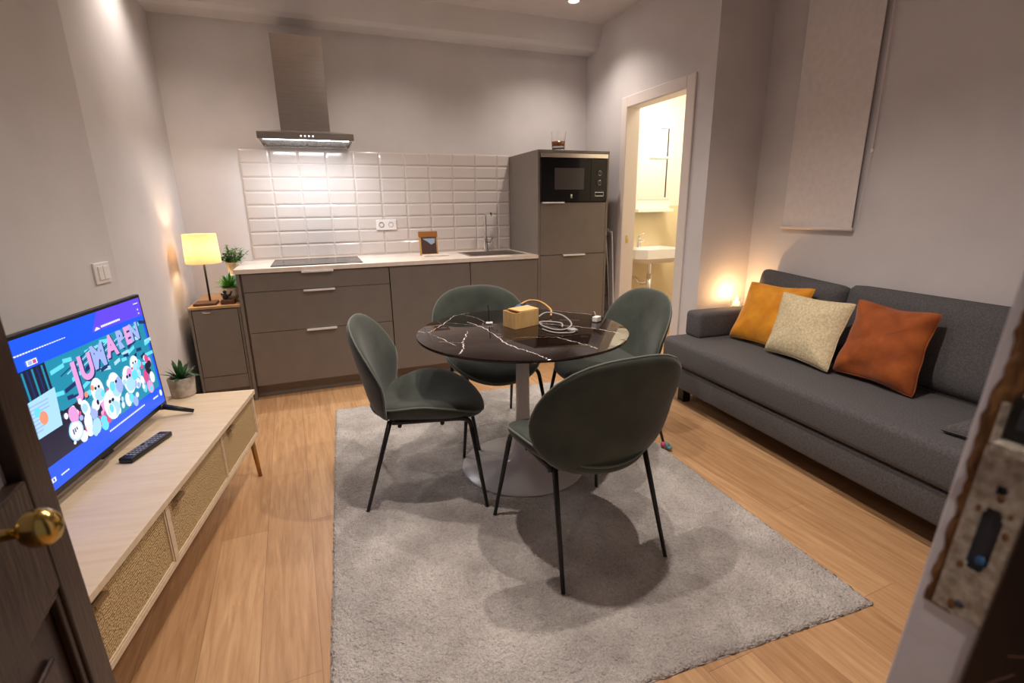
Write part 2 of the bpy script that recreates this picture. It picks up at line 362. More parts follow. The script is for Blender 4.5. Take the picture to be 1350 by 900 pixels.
# drawer unit
t = thing('drawer_cabinet', (-1.66, -.3, 0), 'taupe three-drawer kitchen cabinet under the black hob', 'kitchen cabinet')
def P(o, parent):  # shift world-space mesh under an empty
    o.matrix_parent_inverse = Matrix.Translation(-Vector(parent.location)) if parent.rotation_euler.z == 0 else parent.matrix_basis.inverted(); return o
def carcass(t, x0, x1, z0=ZB, z1=ZC, y1=-.02):
    b = BM(); box(b, x0, x1, YF+.001, y1, z0, z1); return P(obj('carcass', b, 'cab', t), t)
carcass(t, XL+.02, -1.19)
b = BM(); box(b, XL, XL+.019, YF-.018, -.02, 0, ZC); P(obj('side_panel', b, 'cab', t), t)
for (z0, z1, hx, hz) in ((.759, .882, (-1.772, -1.565), .880), (.479, .759, (-1.772, -1.567), .752), (ZB+.003, .479, (-1.78, -1.58), .474)):
    d = P(front(t, 'drawer', XL+.03, -1.185, z0, z1), t); P(handle('handle', t, *hx, hz), t)
    h = t.children[-1]
def reparent(h, d, t):
    h.parent = d; h.matrix_parent_inverse = Matrix.Identity(4)
ds = [c for c in t.children if c.name.startswith('drawer')]; hs = [c for c in t.children if c.name.startswith('handle')]
for d, h in zip(ds, hs): reparent(h, d, t)
t2 = thing('base_cabinet', (-.87, -.3, 0), 'plain taupe panel-front kitchen cabinet between the drawers and the sink unit', 'kitchen cabinet')
carcass(t2, -1.18, -.58); P(front(t2, 'door', -1.182, -.572, ZB+.003, .882), t2)
t3 = thing('sink_cabinet', (-.29, -.3, 0), 'taupe single-door kitchen cabinet below the sink', 'kitchen cabinet')
b = BM(); box(b, -.57, -.005, YF+.001, -.02, ZB, .74); P(obj('carcass', b, 'cab', t3), t3); P(front(t3, 'door', -.57, -.002, ZB+.003, .882), t3)
b = BM(); box(b, XL+.020, -.003, YF+.045, YF+.06, 0, ZB-.001); tag(obj('kitchen_plinth', b, 'cab'), 'taupe recessed plinth board running under the kitchen cabinets', 'plinth')
# worktop with sink cut-out
SX0, SX1, SY0, SY1 = -.52, -.07, -.50, -.12
b = BM(); zt = .914
for a_ in ((XL-.012, SX0, YF-.03, -.006), (SX1, -.002, YF-.03, -.006), (SX0, SX1, YF-.03, SY0), (SX0, SX1, SY1, -.006)): box(b, a_[0], a_[1], a_[2], a_[3], ZC+.002, zt)
bmesh.ops.remove_doubles(b, verts=b.verts, dist=1e-5)
tag(obj('worktop', b, 'top'), 'long cream kitchen worktop with a thin square edge', 'worktop')
t = thing('kitchen_sink', (-.295, -.31, zt), 'square stainless steel sink set into the cream worktop', 'sink')
b = BM(); n = 0
def ring(bm, r0, r1, z, mi=0):
    o = [bm.verts.new(v) for v in ((r0[0], r0[2], z), (r0[1], r0[2], z), (r0[1], r0[3], z), (r0[0], r0[3], z))]
    i_ = [bm.verts.new(v) for v in ((r1[0], r1[2], z), (r1[1], r1[2], z), (r1[1], r1[3], z), (r1[0], r1[3], z))]
    for k in range(4): bm.faces.new((o[k], o[(k+1) % 4], i_[(k+1) % 4], i_[k])).material_index = mi
a0 = (SX0-.015, SX1+.015, SY0-.015, SY1+.015); a1 = (SX0+.012, SX1-.012, SY0+.012, SY1-.012); a2 = (SX0+.03, SX1-.03, SY0+.03, SY1-.03)
zz = zt+.002; pr = [(a0, zt+.0005), (a0, zz), (a1, zz), (a2, zt-.15)]
rg = [[b.verts.new(v) for v in ((r[0], r[2], z), (r[1], r[2], z), (r[1], r[3], z), (r[0], r[3], z))] for r, z in pr]
for A, Bq in zip(rg, rg[1:]):
    for k in range(4): b.faces.new((A[k], A[(k+1) % 4], Bq[(k+1) % 4], Bq[k]))
b.faces.new(rg[-1])
P(obj('basin', b, 'steel', t), t)
b = BM(); lathe(b, [(.0, .002), (.035, .002), (.04, 0)], 20, (-.295, -.31, zt-.15), cap=False); P(obj('drain', b, 'chrome', t), t)
# faucet
fx, fy = -.26, -.085
t = thing('kitchen_faucet', (fx, fy, zt), 'tall chrome mixer faucet standing behind the kitchen sink', 'faucet')
b = BM(); lathe(b, [(.028, 0), (.028, .006), (.021, .01), (.02, .10), (.016, .11), (.016, .13)], 20); obj('body', b, 'chrome', t, True, 40)
b = BM(); tube(b, smoothpath([(0, 0, .12), (0, 0, .28), (0, -.005, .31), (0, -.04, .325), (0, -.12, .325), (0, -.16, .322)], 6), .0105, 12); tube(b, [(0, -.148, .322), (0, -.148, .30)], .011, 12); obj('spout', b, 'chrome', t, True, 40)
b = BM(); tube(b, [(.018, 0, .075), (.045, -.01, .08)], .018, 14); tube(b, [(.045, -.01, .08), (.06, -.03, .13)], .006, 8); obj('lever', b, 'chrome', t, True, 40)
# hob
t = thing('induction_hob', (-1.66, -.31, zt), 'black glass induction hob lying flush on the cream worktop', 'hob')
b = BM(); box(b, -.305, .305, -.245, .245, 0, .006, .002); obj('glass_plate', b, 'blackglass', t)
M['hobmark'] = mat('hob_marking', (.18, .18, .18), .3)
for cx_, cy_, r_ in ((-.16, .1, .09), (.15, .1, .07), (-.16, -.11, .07), (.15, -.1, .09)):
    b = BM(); ra = [b.verts.new((cx_+r_*math.cos(a_*PI/24), cy_+r_*math.sin(a_*PI/24), .0063)) for a_ in range(48)]
    rb = [b.verts.new((cx_+(r_-.003)*math.cos(a_*PI/24), cy_+(r_-.003)*math.sin(a_*PI/24), .0063)) for a_ in range(48)]
    for k in range(48): b.faces.new((ra[k], ra[(k+1) % 48], rb[(k+1) % 48], rb[k]))
    obj('cooking_zone_ring', b, 'hobmark', t)
# small side cabinet
t = thing('side_cabinet', (-2.325, -.3, 0), 'small low taupe cabinet with oak top squeezed beside the drawer unit', 'cabinet')
b = BM(); box(b, -2.479, -2.176, YF+.02, -.005, .12, .665); box(b, -2.479, -2.464, YF, -.005, 0, .665); box(b, -2.191, -2.176, YF, -.005, 0, .665); P(obj('carcass', b, 'cab', t), t)
P(front(t, 'door', -2.462, -2.193, .20, .66, YF+.018), t)
b = BM(); box(b, -2.462, -2.193, YF+.0, YF+.018, .105, .198); box(b, -2.462, -2.193, YF+.03, YF+.045, 0, .10); P(obj('kickboard', b, 'cab', t), t)
b = BM(); box(b, -2.482, -2.174, YF-.004, -.004, .666, .682, .001); P(obj('top_board', b, 'shelfwood', t), t)
b = BM(); tube(b, [(-2.40, YF+.002, .645), (-2.375, YF-.012, .643), (-2.355, YF-.012, .643), (-2.345, YF+.002, .645)], .004, 8); P(obj('pull', b, 'chrome', t), t)
# tall cabinet
t = thing('tall_cabinet', (.316, -.3, 0), 'tall taupe cabinet housing the built-in microwave above two doors', 'kitchen cabinet')
b = BM()
box(b, .0, .018, YF-.018, -.002, 0, 1.69); box(b, .615, .633, YF-.018, -.002, 0, 1.69); box(b, 0, .633, YF-.022, -.002, 1.69, 1.71, .001)
box(b, .018, .615, YF, -.01, ZB, 1.315); box(b, .018, .615, YF+.045, YF+.06, 0, ZB); box(b, .018, .615, -.03, -.01, 1.315, 1.69); P(obj('carcass', b, 'cab', t), t)
d = P(front(t, 'door', .019, .614, .905, 1.318), t); h = P(handle('handle', d, .03, .222, 1.317), t); h.matrix_parent_inverse = Matrix.Identity(4)
d = P(front(t, 'door', .019, .614, ZB+.003, .903), t); h = P(handle('handle', d, .22, .42, .900), t); h.matrix_parent_inverse = Matrix.Identity(4)
# microwave
t = thing('microwave_oven', (.316, YF-.02, 1.32), 'built-in black glass microwave with steel top strip in the tall cabinet', 'microwave')
W2 = .297
b = BM(); box(b, -W2+.01, W2-.01, .02, .42, .002, .35); obj('case', b, 'black', t)
b = BM(); box(b, -W2, W2-.155, -.012, .02, .002, .332, .002); obj('door_glass', b, 'blackglass', t)
b = BM(); box(b, W2-.153, W2, -.012, .02, .002, .332, .002); obj('control_panel', b, 'blackglass', t)
b = BM(); box(b, -W2, W2, -.016, .02, .334, .366, .002); obj('steel_strip', b, 'steel', t)
M['mwwin'] = mat('microwave_window', s2l(70, 66, 64), .25)
b = BM(); box(b, -.18, .08, -.0135, -.011, .095, .258, .001); obj('window', b, 'mwwin', t)
for z in (.222, .148):
    b = BM(); lathe(b, [(.017, 0), (.017, .012), (.013, .016), (.0, .016)], 24, cap=False, mat4=Matrix.Translation((.222, -.012, z)) @ Matrix.Rotation(R(90), 4, 'X')); k = obj('dial', b, 'black', t, True, 40)
    b = BM(); tube(b, [(.222+.0175*math.cos(a_*PI/12), -.018, z+.0175*math.sin(a_*PI/12)) for a_ in range(24)], .0025, 6, closed=True); obj('ring', b, 'chrome', k, True)
b = BM(); tube(b, [(.185, -.014, .045), (.262, -.014, .045), (.262, -.014, .073), (.185, -.014, .073)], .0025, 6, closed=True); obj('display_frame', b, 'alu', t)
b = BM(); lathe(b, [(.008, 0), (.008, .001), (0, .001)], 16, cap=False, mat4=Matrix.Translation((-.03, -.012, .052)) @ Matrix.Rotation(R(90), 4, 'X')); tube(b, [(-.033, -.0135, .043), (-.036, -.0135, .03)], .002, 6); tube(b, [(-.028, -.0135, .043), (-.024, -.0135, .03)], .002, 6); obj('round_emblem', b, 'alu', t)
# glass with amber band on the tall cabinet
t = thing('drinking_glass', (.285, -.4, 1.71), 'clear tumbler with an amber band standing on the tall cabinet', 'glass')
b = BM(); lathe(b, [(0, 0), (.048, 0), (.052, .03), (.062, .165), (.0585, .165), (.049, .04), (.04, .03), (0, .03)], 28, cap=False); obj('tumbler', b, 'glass', t, True, 50)
b = BM(); lathe(b, [(.053, .052), (.0575, .088), (.053, .088), (.0485, .052), (.053, .052)], 28, cap=False); obj('amber_band', b, 'amber', t, True)

# extractor hood
t = thing('extractor_hood', (-1.64, -.01, 1.74), 'stainless steel chimney extractor hood mounted above the hob', 'extractor hood')
b = BM(); box(b, -.303, .303, -.49, 0, .018, .046, .001)
v0 = [b.verts.new(v) for v in ((-.303, -.49, .046), (.303, -.49, .046), (.303, 0, .046), (-.303, 0, .046))]; v1 = [b.verts.new(v) for v in ((-.162, -.285, .085), (.162, -.285, .085), (.162, 0, .085), (-.162, 0, .085))]
for k in range(4): b.faces.new((v0[k], v0[(k+1) % 4], v1[(k+1) % 4], v1[k]))
obj('canopy', b, 'steel', t)
b = BM(); box(b, -.303, .303, -.494, -.489, .001, .046, .001); obj('front_fascia', b, 'steel', t)
b = BM(); box(b, -.303, -.296, -.49, 0, .002, .018); box(b, .296, .303, -.49, 0, .002, .018); box(b, -.296, .296, -.006, 0, .002, .018); obj('lower_rim', b, 'steel', t)
b = BM(); box(b, -.27, -.006, -.42, -.03, .009, .014); box(b, .006, .27, -.42, -.03, .009, .014); obj('grease_filters', b, 'filter', t)
b = BM(); box(b, -.27, .27, -.485, -.43, .003, .008); obj('light_strip', b, 'led', t)
b = BM(); box(b, -.162, .162, -.285, 0, .085, .685); obj('chimney', b, 'steel', t)
b = BM()
for x in (-.045, -.02, .005, .03): lathe(b, [(.0055, 0), (.0055, .002), (0, .002)], 12, cap=False, mat4=Matrix.Translation((x+.01, -.494, .024)) @ Matrix.Rotation(R(90), 4, 'X'))
M['btnled'] = mat('lit_buttons', (1, 1, 1), .3, emit=(.9, .95, 1), es=1.2)
obj('control_buttons', b, 'btnled', t)
lamp('AREA', 'hood_lamp', (-1.64, -.40, 1.737), 6.5, (.92, .95, 1), sx=.52, sy=.03)

# wall socket
t = thing('wall_socket', (-1.10, -.014, 1.16), 'white double wall socket on the splashback tiles', 'socket')
b = BM(); box(b, -.082, .082, -.01, 0, -.041, .041, .003); obj('plate', b, 'white', t)
for x in (-.038, .038):
    b = BM(); lathe(b, [(.021, 0), (.021, .003), (.018, .003), (.017, -.003), (0, -.004)], 20, cap=False, mat4=Matrix.Translation((x, -.010, 0)) @ Matrix.Rotation(R(90), 4, 'X')); o = obj('outlet', b, 'grey' if x < 0 else 'btn', t, True, 40)

# paper bag / tilted card on the worktop
t = thing('folded_gift_card_pack', (-.80, -.24, zt), 'brown kraft card pack with a dark window propped on the worktop', 'card pack')
b = BM(); box(b, -.075, .075, -.004, .004, 0, .19, .001, mat4=Matrix.Rotation(R(-8), 4, 'X')); obj('back_card', b, 'kraft', t)
M['dkphoto'] = mat('dark_photo_print', s2l(78, 60, 52), .3); M['bluephoto'] = mat('pale_blue_print', s2l(150, 170, 196), .4)
b = BM(); box(b, -.06, .062, -.007, -.0045, .015, .145, mat4=Matrix.Rotation(R(-8), 4, 'X')); obj('dark_window', b, 'dkphoto', t)
b = BM()
m4 = Matrix.Rotation(R(-8), 4, 'X'); 
vs = [b.verts.new(m4 @ Vector(v)) for v in ((-.05, -.0075, .135), (.055, -.0075, .135), (.05, -.0075, .10), (.02, -.0075, .085), (-.01, -.0075, .112))]; b.faces.new(vs)
obj('blue_print', b, 'bluephoto', t)
b = BM(); box(b, -.077, .077, -.008, .006, .15, .192, mat4=m4); obj('top_band', b, 'kraftdark', t)
b = BM(); box(b, -.07, .13, -.14, -.03, 0, .012, .002); obj('white_booklet', b, 'ceramic', t)

# table lamp on side cabinet
zc = .682
lx, ly = -2.37, -.47
t = thing('table_lamp', (lx, ly, zc), 'small lit table lamp with a cream shade on the side cabinet', 'table lamp')
b = BM(); box(b, -.085, .05, -.105, .03, 0, .018, .006); obj('base', b, 'wooddark', t)
b = BM(); tube(b, [(0, 0, .01), (0, 0, .33)], .0065, 12); obj('pole', b, 'blackmetal', t, True)
b = BM()
pr = [(.105, .275), (.102, .275), (.0945, .462), (.0975, .464)]
for A, Bq in ((0, 3),):
    pass
lathe(b, [(.106, .272), (.098, .462)], 40, cap=False); obj('lamp_shade', b, 'shade', t, True, 60)
b = BM(); tube(b, [(0, 0, .30), (0, 0, .33)], .012, 10); obj('bulb_socket', b, 'brass', t, True); b = BM(); tube(b, [(-.1, 0, .455), (.1, 0, .455)], .002, 6); obj('shade_bar', b, 'brass', t, True)
lamp('POINT', 'table_lamp_bulb', (lx, ly, zc+.37), 3.2, (1, .72, .46), .035)
# figurine
t = thing('bird_figurine', (-2.255, -.54, zc), 'small dark figurine perched on a brown wooden block by the lamp', 'figurine')
b = BM(); box(b, -.04, .045, -.03, .03, 0, .03, .006); obj('wooden_block', b, 'wooddark', t)
b = BM(); lathe(b, [(0, .03), (.014, .032), (.018, .045), (.012, .062), (.007, .07), (.011, .078), (.012, .086), (0, .095)], 14, (-.01, 0, 0), cap=False); tube(b, [(-.01, 0, .05), (.02, -.01, .06), (.032, -.01, .085)], .007, 8); tube(b, [(-.015, 0, .055), (-.034, 0, .07)], .006, 8); tube(b, [(.0, -.012, .036), (.028, -.02, .034)], .006, 8); obj('figure', b, 'blackmetal', t, True)

# ---- plants
def leafblade(bm, base, d, L, wd, droop, mi=0, fold=.15, n=6):
    d = Vector(d).normalized(); side = d.cross(Vector((0, 0, 1)));
    side = side.normalized() if side.length > .05 else Vector((1, 0, 0))
    pr = []
    for i in range(n+1):
        t_ = i/n; c = Vector(base)+d*L*t_+Vector((0, 0, -droop*L*t_*t_)); w_ = wd*math.sin(PI*min(1, .12+t_*.88))**.8*(1-.25*t_)
        up = Vector((0, 0, fold*w_)); pr.append((bm.verts.new(c-side*w_+up), bm.verts.new(c), bm.verts.new(c+side*w_+up)))
    for a_, c_ in zip(pr, pr[1:]):
        for k in (0, 1): f = bm.faces.new((a_[k], a_[k+1], c_[k+1], c_[k])); f.material_index = mi; f.smooth = True
def agave(parent, z0, nleaf, L, wd, lf='leaf2', seed=1, spread=1.0):
    rd = random.Random(seed); b = BM()
    for i in range(nleaf):
        a_ = i*2.399+rd.uniform(-.2, .2); el = R(18+64*(i/nleaf)+rd.uniform(-6, 6))/spread; l = L*rd.uniform(.75, 1.05)
        leafblade(b, (.008*math.cos(a_), .008*math.sin(a_), z0), (math.cos(a_)*math.cos(el), math.sin(a_)*math.cos(el), math.sin(el)), l, wd*rd.uniform(.8, 1.1), .25*math.cos(el))
    o = obj('leaves', b, lf, parent); return o
t = thing('potted_succulent', (-2.315, -1.715, .45), 'spiky green succulent in a small concrete pot on the television stand', 'potted plant')
b = BM(); lathe(b, [(0, 0), (.044, 0), (.05, .008), (.056, .085), (.054, .093), (.048, .093), (.047, .075), (0, .075)], 32, cap=False); obj('pot', b, 'concrete', t, True, 40)
b = BM(); lathe(b, [(.047, .08), (.03, .085), (0, .087)], 20, cap=False); obj('soil', b, 'soil', t, True)
agave(t, .085, 20, .10, .012, 'leaf2', 3)
t = thing('potted_succulent', (-2.245, -.46, zc), 'pointed-leaf succulent in a faceted white pot beside the lamp', 'potted plant')
b = BM(); lathe(b, [(0, 0), (.035, 0), (.062, .05), (.056, .098), (.05, .098), (.048, .085), (0, .085)], 7, cap=False); obj('pot', b, 'ceramic', t)
b = BM(); lathe(b, [(.048, .088), (0, .092)], 12, cap=False); obj('soil', b, 'soil', t)
agave(t, .09, 34, .125, .011, 'leaf', 5)
t = thing('potted_shrub', (-2.222, -.30, zc+.165), 'bushy small-leaved green plant in a white pot behind the faceted pot', 'potted plant')
b = BM(); lathe(b, [(0, 0), (.034, 0), (.046, .09), (.041, .09), (.04, .078), (0, .078)], 28, cap=False); obj('pot', b, 'ceramic', t, True, 40)
b = BM(); lathe(b, [(.041, .082), (0, .086)], 12, cap=False); obj('soil', b, 'soil', t)
b = BM(); rd = random.Random(9); bs = BM()
for i in range(34):
    a_ = i*2.399; el = R(rd.uniform(25, 88)); L_ = rd.uniform(.06, .13); d_ = Vector((math.cos(a_)*math.cos(el), math.sin(a_)*math.cos(el), math.sin(el)))
    p0 = Vector((.012*math.cos(a_), .012*math.sin(a_), .08)); tube(bs, [p0, p0+d_*L_], .0012, 5)
    for k in range(9):
        q = p0+d_*L_*(.3+.7*k/8); aa = rd.uniform(0, 2*PI); leafblade(b, q, (math.cos(aa), math.sin(aa), rd.uniform(-.1, .8)), rd.uniform(.022, .036), .0105, .3, n=4)
obj('stems', bs, 'leaf', t); obj('leaves', b, 'leaf', t)
b = BM(); box(b, -2.272, -2.179, -.345, -.25, zc, zc+.165, .003)
tag(obj('teal_storage_tin', b, 'teal'), 'small teal square tin hidden under the bushy plant pot', 'tin')

# ------------------------------------------------------------------ folded drying rack in the gap
t = thing('folded_drying_rack', (.70, -.32, 0), 'folded chrome tube drying rack leaning in the gap beside the tall cabinet', 'drying rack')
b = BM()
tube(b, smoothpath([(.045, -.27, .0), (.022, -.22, .6), (-.005, -.17, 1.2), (-.01, -.16, 1.27), (-.01, -.14, 1.30), (-.01, -.10, 1.30), (-.005, -.06, 1.24), (.03, -.02, .5), (.045, 0, .01)], 8), .009, 10)
obj('outer_frame', b, 'chrome', t, True)
b = BM(); tube(b, smoothpath([(.05, -.31, .0), (.04, -.28, .5), (.025, -.25, 1.02), (.025, -.235, 1.06), (.025, -.20, 1.07), (.025, -.15, 1.02), (.04, -.1, .3), (.05, -.08, .01)], 8), .008, 10); obj('inner_frame', b, 'alu', t, True)
for k in range(7):
    z = .25+k*.13; b = BM(); tube(b, [(.015, -.20, z), (.02, -.05, z)], .004, 6); obj('rung', b, 'grey', t, True)

# ------------------------------------------------------------------ rug
b = BM(); rr = R(-3.1); nx, ny = 172, 234; W_, H_ = 1.70, 2.36
rd = random.Random(4)
vg = [[b.verts.new((W_*i/nx + (rd.uniform(-.004, .004)), -H_*j/ny + rd.uniform(-.004, .004), .011+rd.uniform(-.0035, .0035) - (.006 if i in (0, nx) or j in (0, ny) else 0))) for i in range(nx+1)] for j in range(ny+1)]
for j in range(ny):
    for i in range(nx): b.faces.new((vg[j][i], vg[j+1][i], vg[j+1][i+1], vg[j][i+1])).smooth = True
lo = [b.verts.new(v) for v in ((0, 0, .0005), (0, -H_, .0005), (W_, -H_, .0005), (W_, 0, .0005))]
b.faces.new(lo)
per = [vg[0][i] for i in range(nx+1)]
def strip(vs, a_, c_):
    for p, q in zip(vs, vs[1:]): pass
for vs_, (p, q) in (((vg[0]), (lo[0], lo[3])), (vg[-1], (lo[1], lo[2])), ([r_[0] for r_ in vg], (lo[0], lo[1])), ([r_[-1] for r_ in vg], (lo[3], lo[2]))):
    b.faces.new(list(vs_)+[q, p])
M['rug'] = texmat('grey_mottled_rug', s2l(182, 174, 168), s2l(212, 205, 198), 5, rough=1, bump=1, bscale=120, detail=8, bdist=.014, lo=.36, hi=.64)
def add_grain(m, scale, dark):
    nt = m.node_tree; b_ = nt.nodes['Principled BSDF']; src = b_.inputs['Base Color'].links[0].from_socket; N = nt.nodes.new; L = nt.links.new
    tc = N('ShaderNodeTexCoord'); n = N('ShaderNodeTexNoise'); n.inputs['Scale'].default_value = scale; n.inputs['Detail'].default_value = 4; n.inputs['Distortion'].default_value = 1.5; L(tc.outputs['Object'], n.inputs[0])
    r = N('ShaderNodeValToRGB'); r.color_ramp.elements[0].position = .36; r.color_ramp.elements[1].position = .58; r.color_ramp.elements[0].color = (dark, dark, dark, 1); L(n.outputs[0], r.inputs[0])
    mx = N('ShaderNodeMixRGB'); mx.blend_type = 'MULTIPLY'; mx.inputs[0].default_value = 1; L(src, mx.inputs[1]); L(r.outputs[0], mx.inputs[2]); L(mx.outputs[0], b_.inputs['Base Color'])
add_grain(M['rug'], 75, .76)
ro = obj('area_rug', b, 'rug'); ro.location = (-1.652, -1.05, 0); ro.rotation_euler = (0, 0, R(-2.8))
tag(ro, 'mottled pale grey short-pile rug under the dining table', 'rug')

# ------------------------------------------------------------------ dining table
tx, ty, tz = -.784, -2.192, .721
t = thing('dining_table', (tx, ty, .012), 'round pedestal table with a dark veined marble-look top', 'table')
b = BM(); lathe(b, [(0, .692), (.485, .692), (.498, .697), (.5, .703), (.498, .708), (.494, .709), (0, .709)], 96, cap=False)
VE = [([(-1.251, -2.025), (-1.208, -2.061), (-1.14, -1.97), (-1.065, -1.859), (-.931, -1.643+.03)], .005), ([(-1.208, -2.061), (-1.175, -2.228), (-1.149, -2.336)], .003), ([(-1.171, -2.468), (-1.136, -2.406), (-1.112, -2.312), (-1.075, -2.23), (-1.036, -2.123)], .0055),
      ([(-.98, -1.918), (-.943, -2.081), (-.942, -2.275), (-.945, -2.373), (-.928, -2.473), (-.897, -2.561), (-.882, -2.637), (-.877, -2.675)], .006), ([(-.943, -1.75), (-.912, -1.829), (-.902, -1.954), (-.95, -2.05)], .002),
      ([(-.655, -2.086), (-.586, -2.173), (-.527, -2.236), (-.449, -2.34), (-.422, -2.40), (-.40, -2.45)], .006), ([(-.698, -2.384), (-.67, -2.469), (-.638, -2.564), (-.63, -2.63)], .005), ([(-.468, -1.813), (-.438, -1.873), (-.373, -1.949), (-.309, -2.035)], .004),
      ([(-1.08, -1.90), (-1.0, -1.98), (-.93, -2.02), (-.86, -2.03)], .002), ([(-.945, -2.373), (-.85, -2.33), (-.76, -2.36), (-.70, -2.384)], .0018), ([(-1.2, -2.25), (-1.13, -2.3), (-1.112, -2.312)], .0025)]
rd = random.Random(2)
for pts, wd in VE:
    P_ = smoothpath([(x-tx, y-ty, .7093) for x, y in pts], 9); prev = None
    off = [Vector((rd.uniform(-.006, .006), rd.uniform(-.006, .006), 0)) for _ in P_]
    for i, p in enumerate(P_):
        d_ = (P_[min(i+1, len(P_)-1)]-P_[max(i-1, 0)]).normalized(); s_ = Vector((-d_.y, d_.x, 0)); ww = wd*rd.uniform(.08, .5)
        q = p+off[i]
        if q.xy.length > .492: q = q*(.492/q.xy.length); q.z = .7093
        c_ = (b.verts.new(q-s_*ww), b.verts.new(q+s_*ww))
        if prev: b.faces.new((prev[0], c_[0], c_[1], prev[1])).material_index = 1
        prev = c_
obj('tabletop', b, ['marble', 'vein'], t, True, 30)
b = BM(); lathe(b, [(.10, .690), (.11, .684), (.034, .672), (.032, .60), (.034, .30), (.042, .12), (.06, .06), (.10, .034), (.2, .018), (.305, .008), (.31, .004), (.31, 0.001), (0, .001)], 64); obj('pedestal', b, 'whitemetal', t, True, 50)

# ------------------------------------------------------------------ chairs
def make_chair():
    t = thing('dining_chair', (0, 0, .012), '', 'chair', 'green velvet dining chairs')
    z0 = .605
    def bs(u, w):
        y = -.205 - .21*(w+.2) + 1.15*u*u*(1-.5*max(0, w)/.22) + (1.6*max(0, -.08-w)**2)
        return Vector((u, y, z0-.012+w))
    def bo(a_):
        c, s = sell(2.8, a_); w_ = s*.225; f = 1 - .22*max(0, -s)**1.5 - .06*max(0, s)**2
        return c*.292*f, w_
    bm, rim = shell(bs, bo, .052, 5, 11, 72); bk = obj('backrest', bm, 'velvet', t, True)
    b = BM(); tube(b, rim[::2], .0042, 6, closed=True); obj('piping', b, 'velvetpipe_lit', bk, True)
    def ss(u, w):
        z = .40 + 1.25*u*u*(1-max(0, w)*1.4) - .6*max(0, w-.10)**2 + .9*max(0, -w-.08)**2
        return Vector((u, w, z))
    def so(a_):
        c, s = sell(2.5, a_); f = 1 - .22*max(0, -s)**1.5 - .06*max(0, s)**3
        return c*.262*f, .015+s*.255
    def so0(a_):
        u, w_ = so(a_); return u, w_
    # centre the outline radially
    bm, rim = shell(lambda u, w_: ss(u, w_+.015), lambda a_: (so(a_)[0], so(a_)[1]-.015)  , .088, 5, 11, 72); st = obj('seat', bm, 'velvet', t, True)
    b = BM(); tube(b, rim[::2], .0042, 6, closed=True); obj('piping', b, 'velvetpipe_lit', st, True)
    for s in (-1, 1):
        b = BM(); tube(b, smoothpath([(s*.195, -.13, .398), (s*.2, .10, .402), (s*.201, .17, .400), (s*.205, .196, .387), (s*.209, .205, .36)], 6), .0105, 10); obj('side_rail', b, 'blackmetal', t, True)
        b = BM(); tube(b, [(s*.209, .205, .362), (s*.258, .26, 0)], .01, 10, radii=[.0108, .0075]); obj('leg', b, 'blackmetal', t, True)
        b = BM(); tube(b, [(s*.19, -.14, .402), (s*.22, -.26, 0)], .01, 10, radii=[.0108, .0075]); obj('leg', b, 'blackmetal', t, True)
    b = BM(); tube(b, [(-.196, .08, .382), (.196, .08, .382)], .009, 8); tube(b, [(-.194, -.10, .38), (.194, -.10, .38)], .009, 8); obj('cross_bars', b, 'blackmetal', t, True)
    return t
c0 = make_chair()
c0.location = (-.795, -2.80, .012); c0.rotation_euler = (0, 0, R(3)); c0['label'] = 'dark green velvet chair nearest the camera, seen from behind'
dup(c0, 'dark green velvet chair on the television side of the table', (-1.266, -2.17, .012), R(-104))
dup(c0, 'dark green velvet chair between the table and the kitchen cabinets', (-.795, -1.75, .012), R(181))
dup(c0, 'dark green velvet chair between the table and the sofa', (-.22, -2.035, .012), R(88))

# ------------------------------------------------------------------ things on the table
ZT = tz+.001
t = thing('wooden_box', (-.755, -2.115, ZT), 'small open-topped light brown box on the dining table', 'box', None, 0)
b = BM()
B0 = [(-.841, -2.085), (-.816, -2.185), (-.672, -2.134), (-.69, -2.04)]
def wallbox(b, pts, h, th, c):
    n = len(pts); inn = [tuple(Vector(p).lerp(Vector(c), th) for p in pts)]
    inn = [Vector(p).lerp(Vector(c), th) for p in pts]
    lo = [b.verts.new((x, y, 0)) for x, y in pts]; hi = [b.verts.new((x, y, h)) for x, y in pts]; ih = [b.verts.new((p.x, p.y, h)) for p in inn]; il = [b.verts.new((p.x, p.y, .006)) for p in inn]
    b.faces.new(lo[::-1]); b.faces.new(il)
    for i in range(n):
        j = (i+1) % n; b.faces.new((lo[i], lo[j], hi[j], hi[i])); b.faces.new((hi[i], hi[j], ih[j], ih[i])); b.faces.new((ih[i], ih[j], il[j], il[i]))
B1 = [(x+.755, y+2.115) for x, y in B0]
wallbox(b, B1, .078, .06, (0, 0)); obj('tray', b, 'boxwood', t)
b = BM(); quadprism(b, [(-.03, -.052), (B1[2][0], B1[2][1]), (B1[3][0], B1[3][1]+.005), (-.055, .04)], .078, .083); obj('lid_flap', b, 'boxwood', t)
b = BM(); tube(b, smoothpath([(-.68, -1.86, ZT+.022), (-.65, -1.83, ZT+.028), (-.62, -1.82, ZT+.028), (-.59, -1.82, ZT+.02)], 5), .022, 12, radii=None)
ho = obj('headset_case', b, 'bluegloss', None, True); tag(ho, 'glossy blue rounded case lying behind the small box on the table', 'case')
b = BM(); tube(b, smoothpath([(-.655, -1.865, ZT+.055), (-.58, -1.80, ZT+.058), (-.51, -1.80, ZT+.045), (-.495, -1.90, ZT+.02), (-.535, -1.99, ZT+.005)], 8), .0055, 8)
tag(obj('orange_cord', b, 'kraft', None, True), 'thin tan cord arching over the blue case on the table', 'cord')
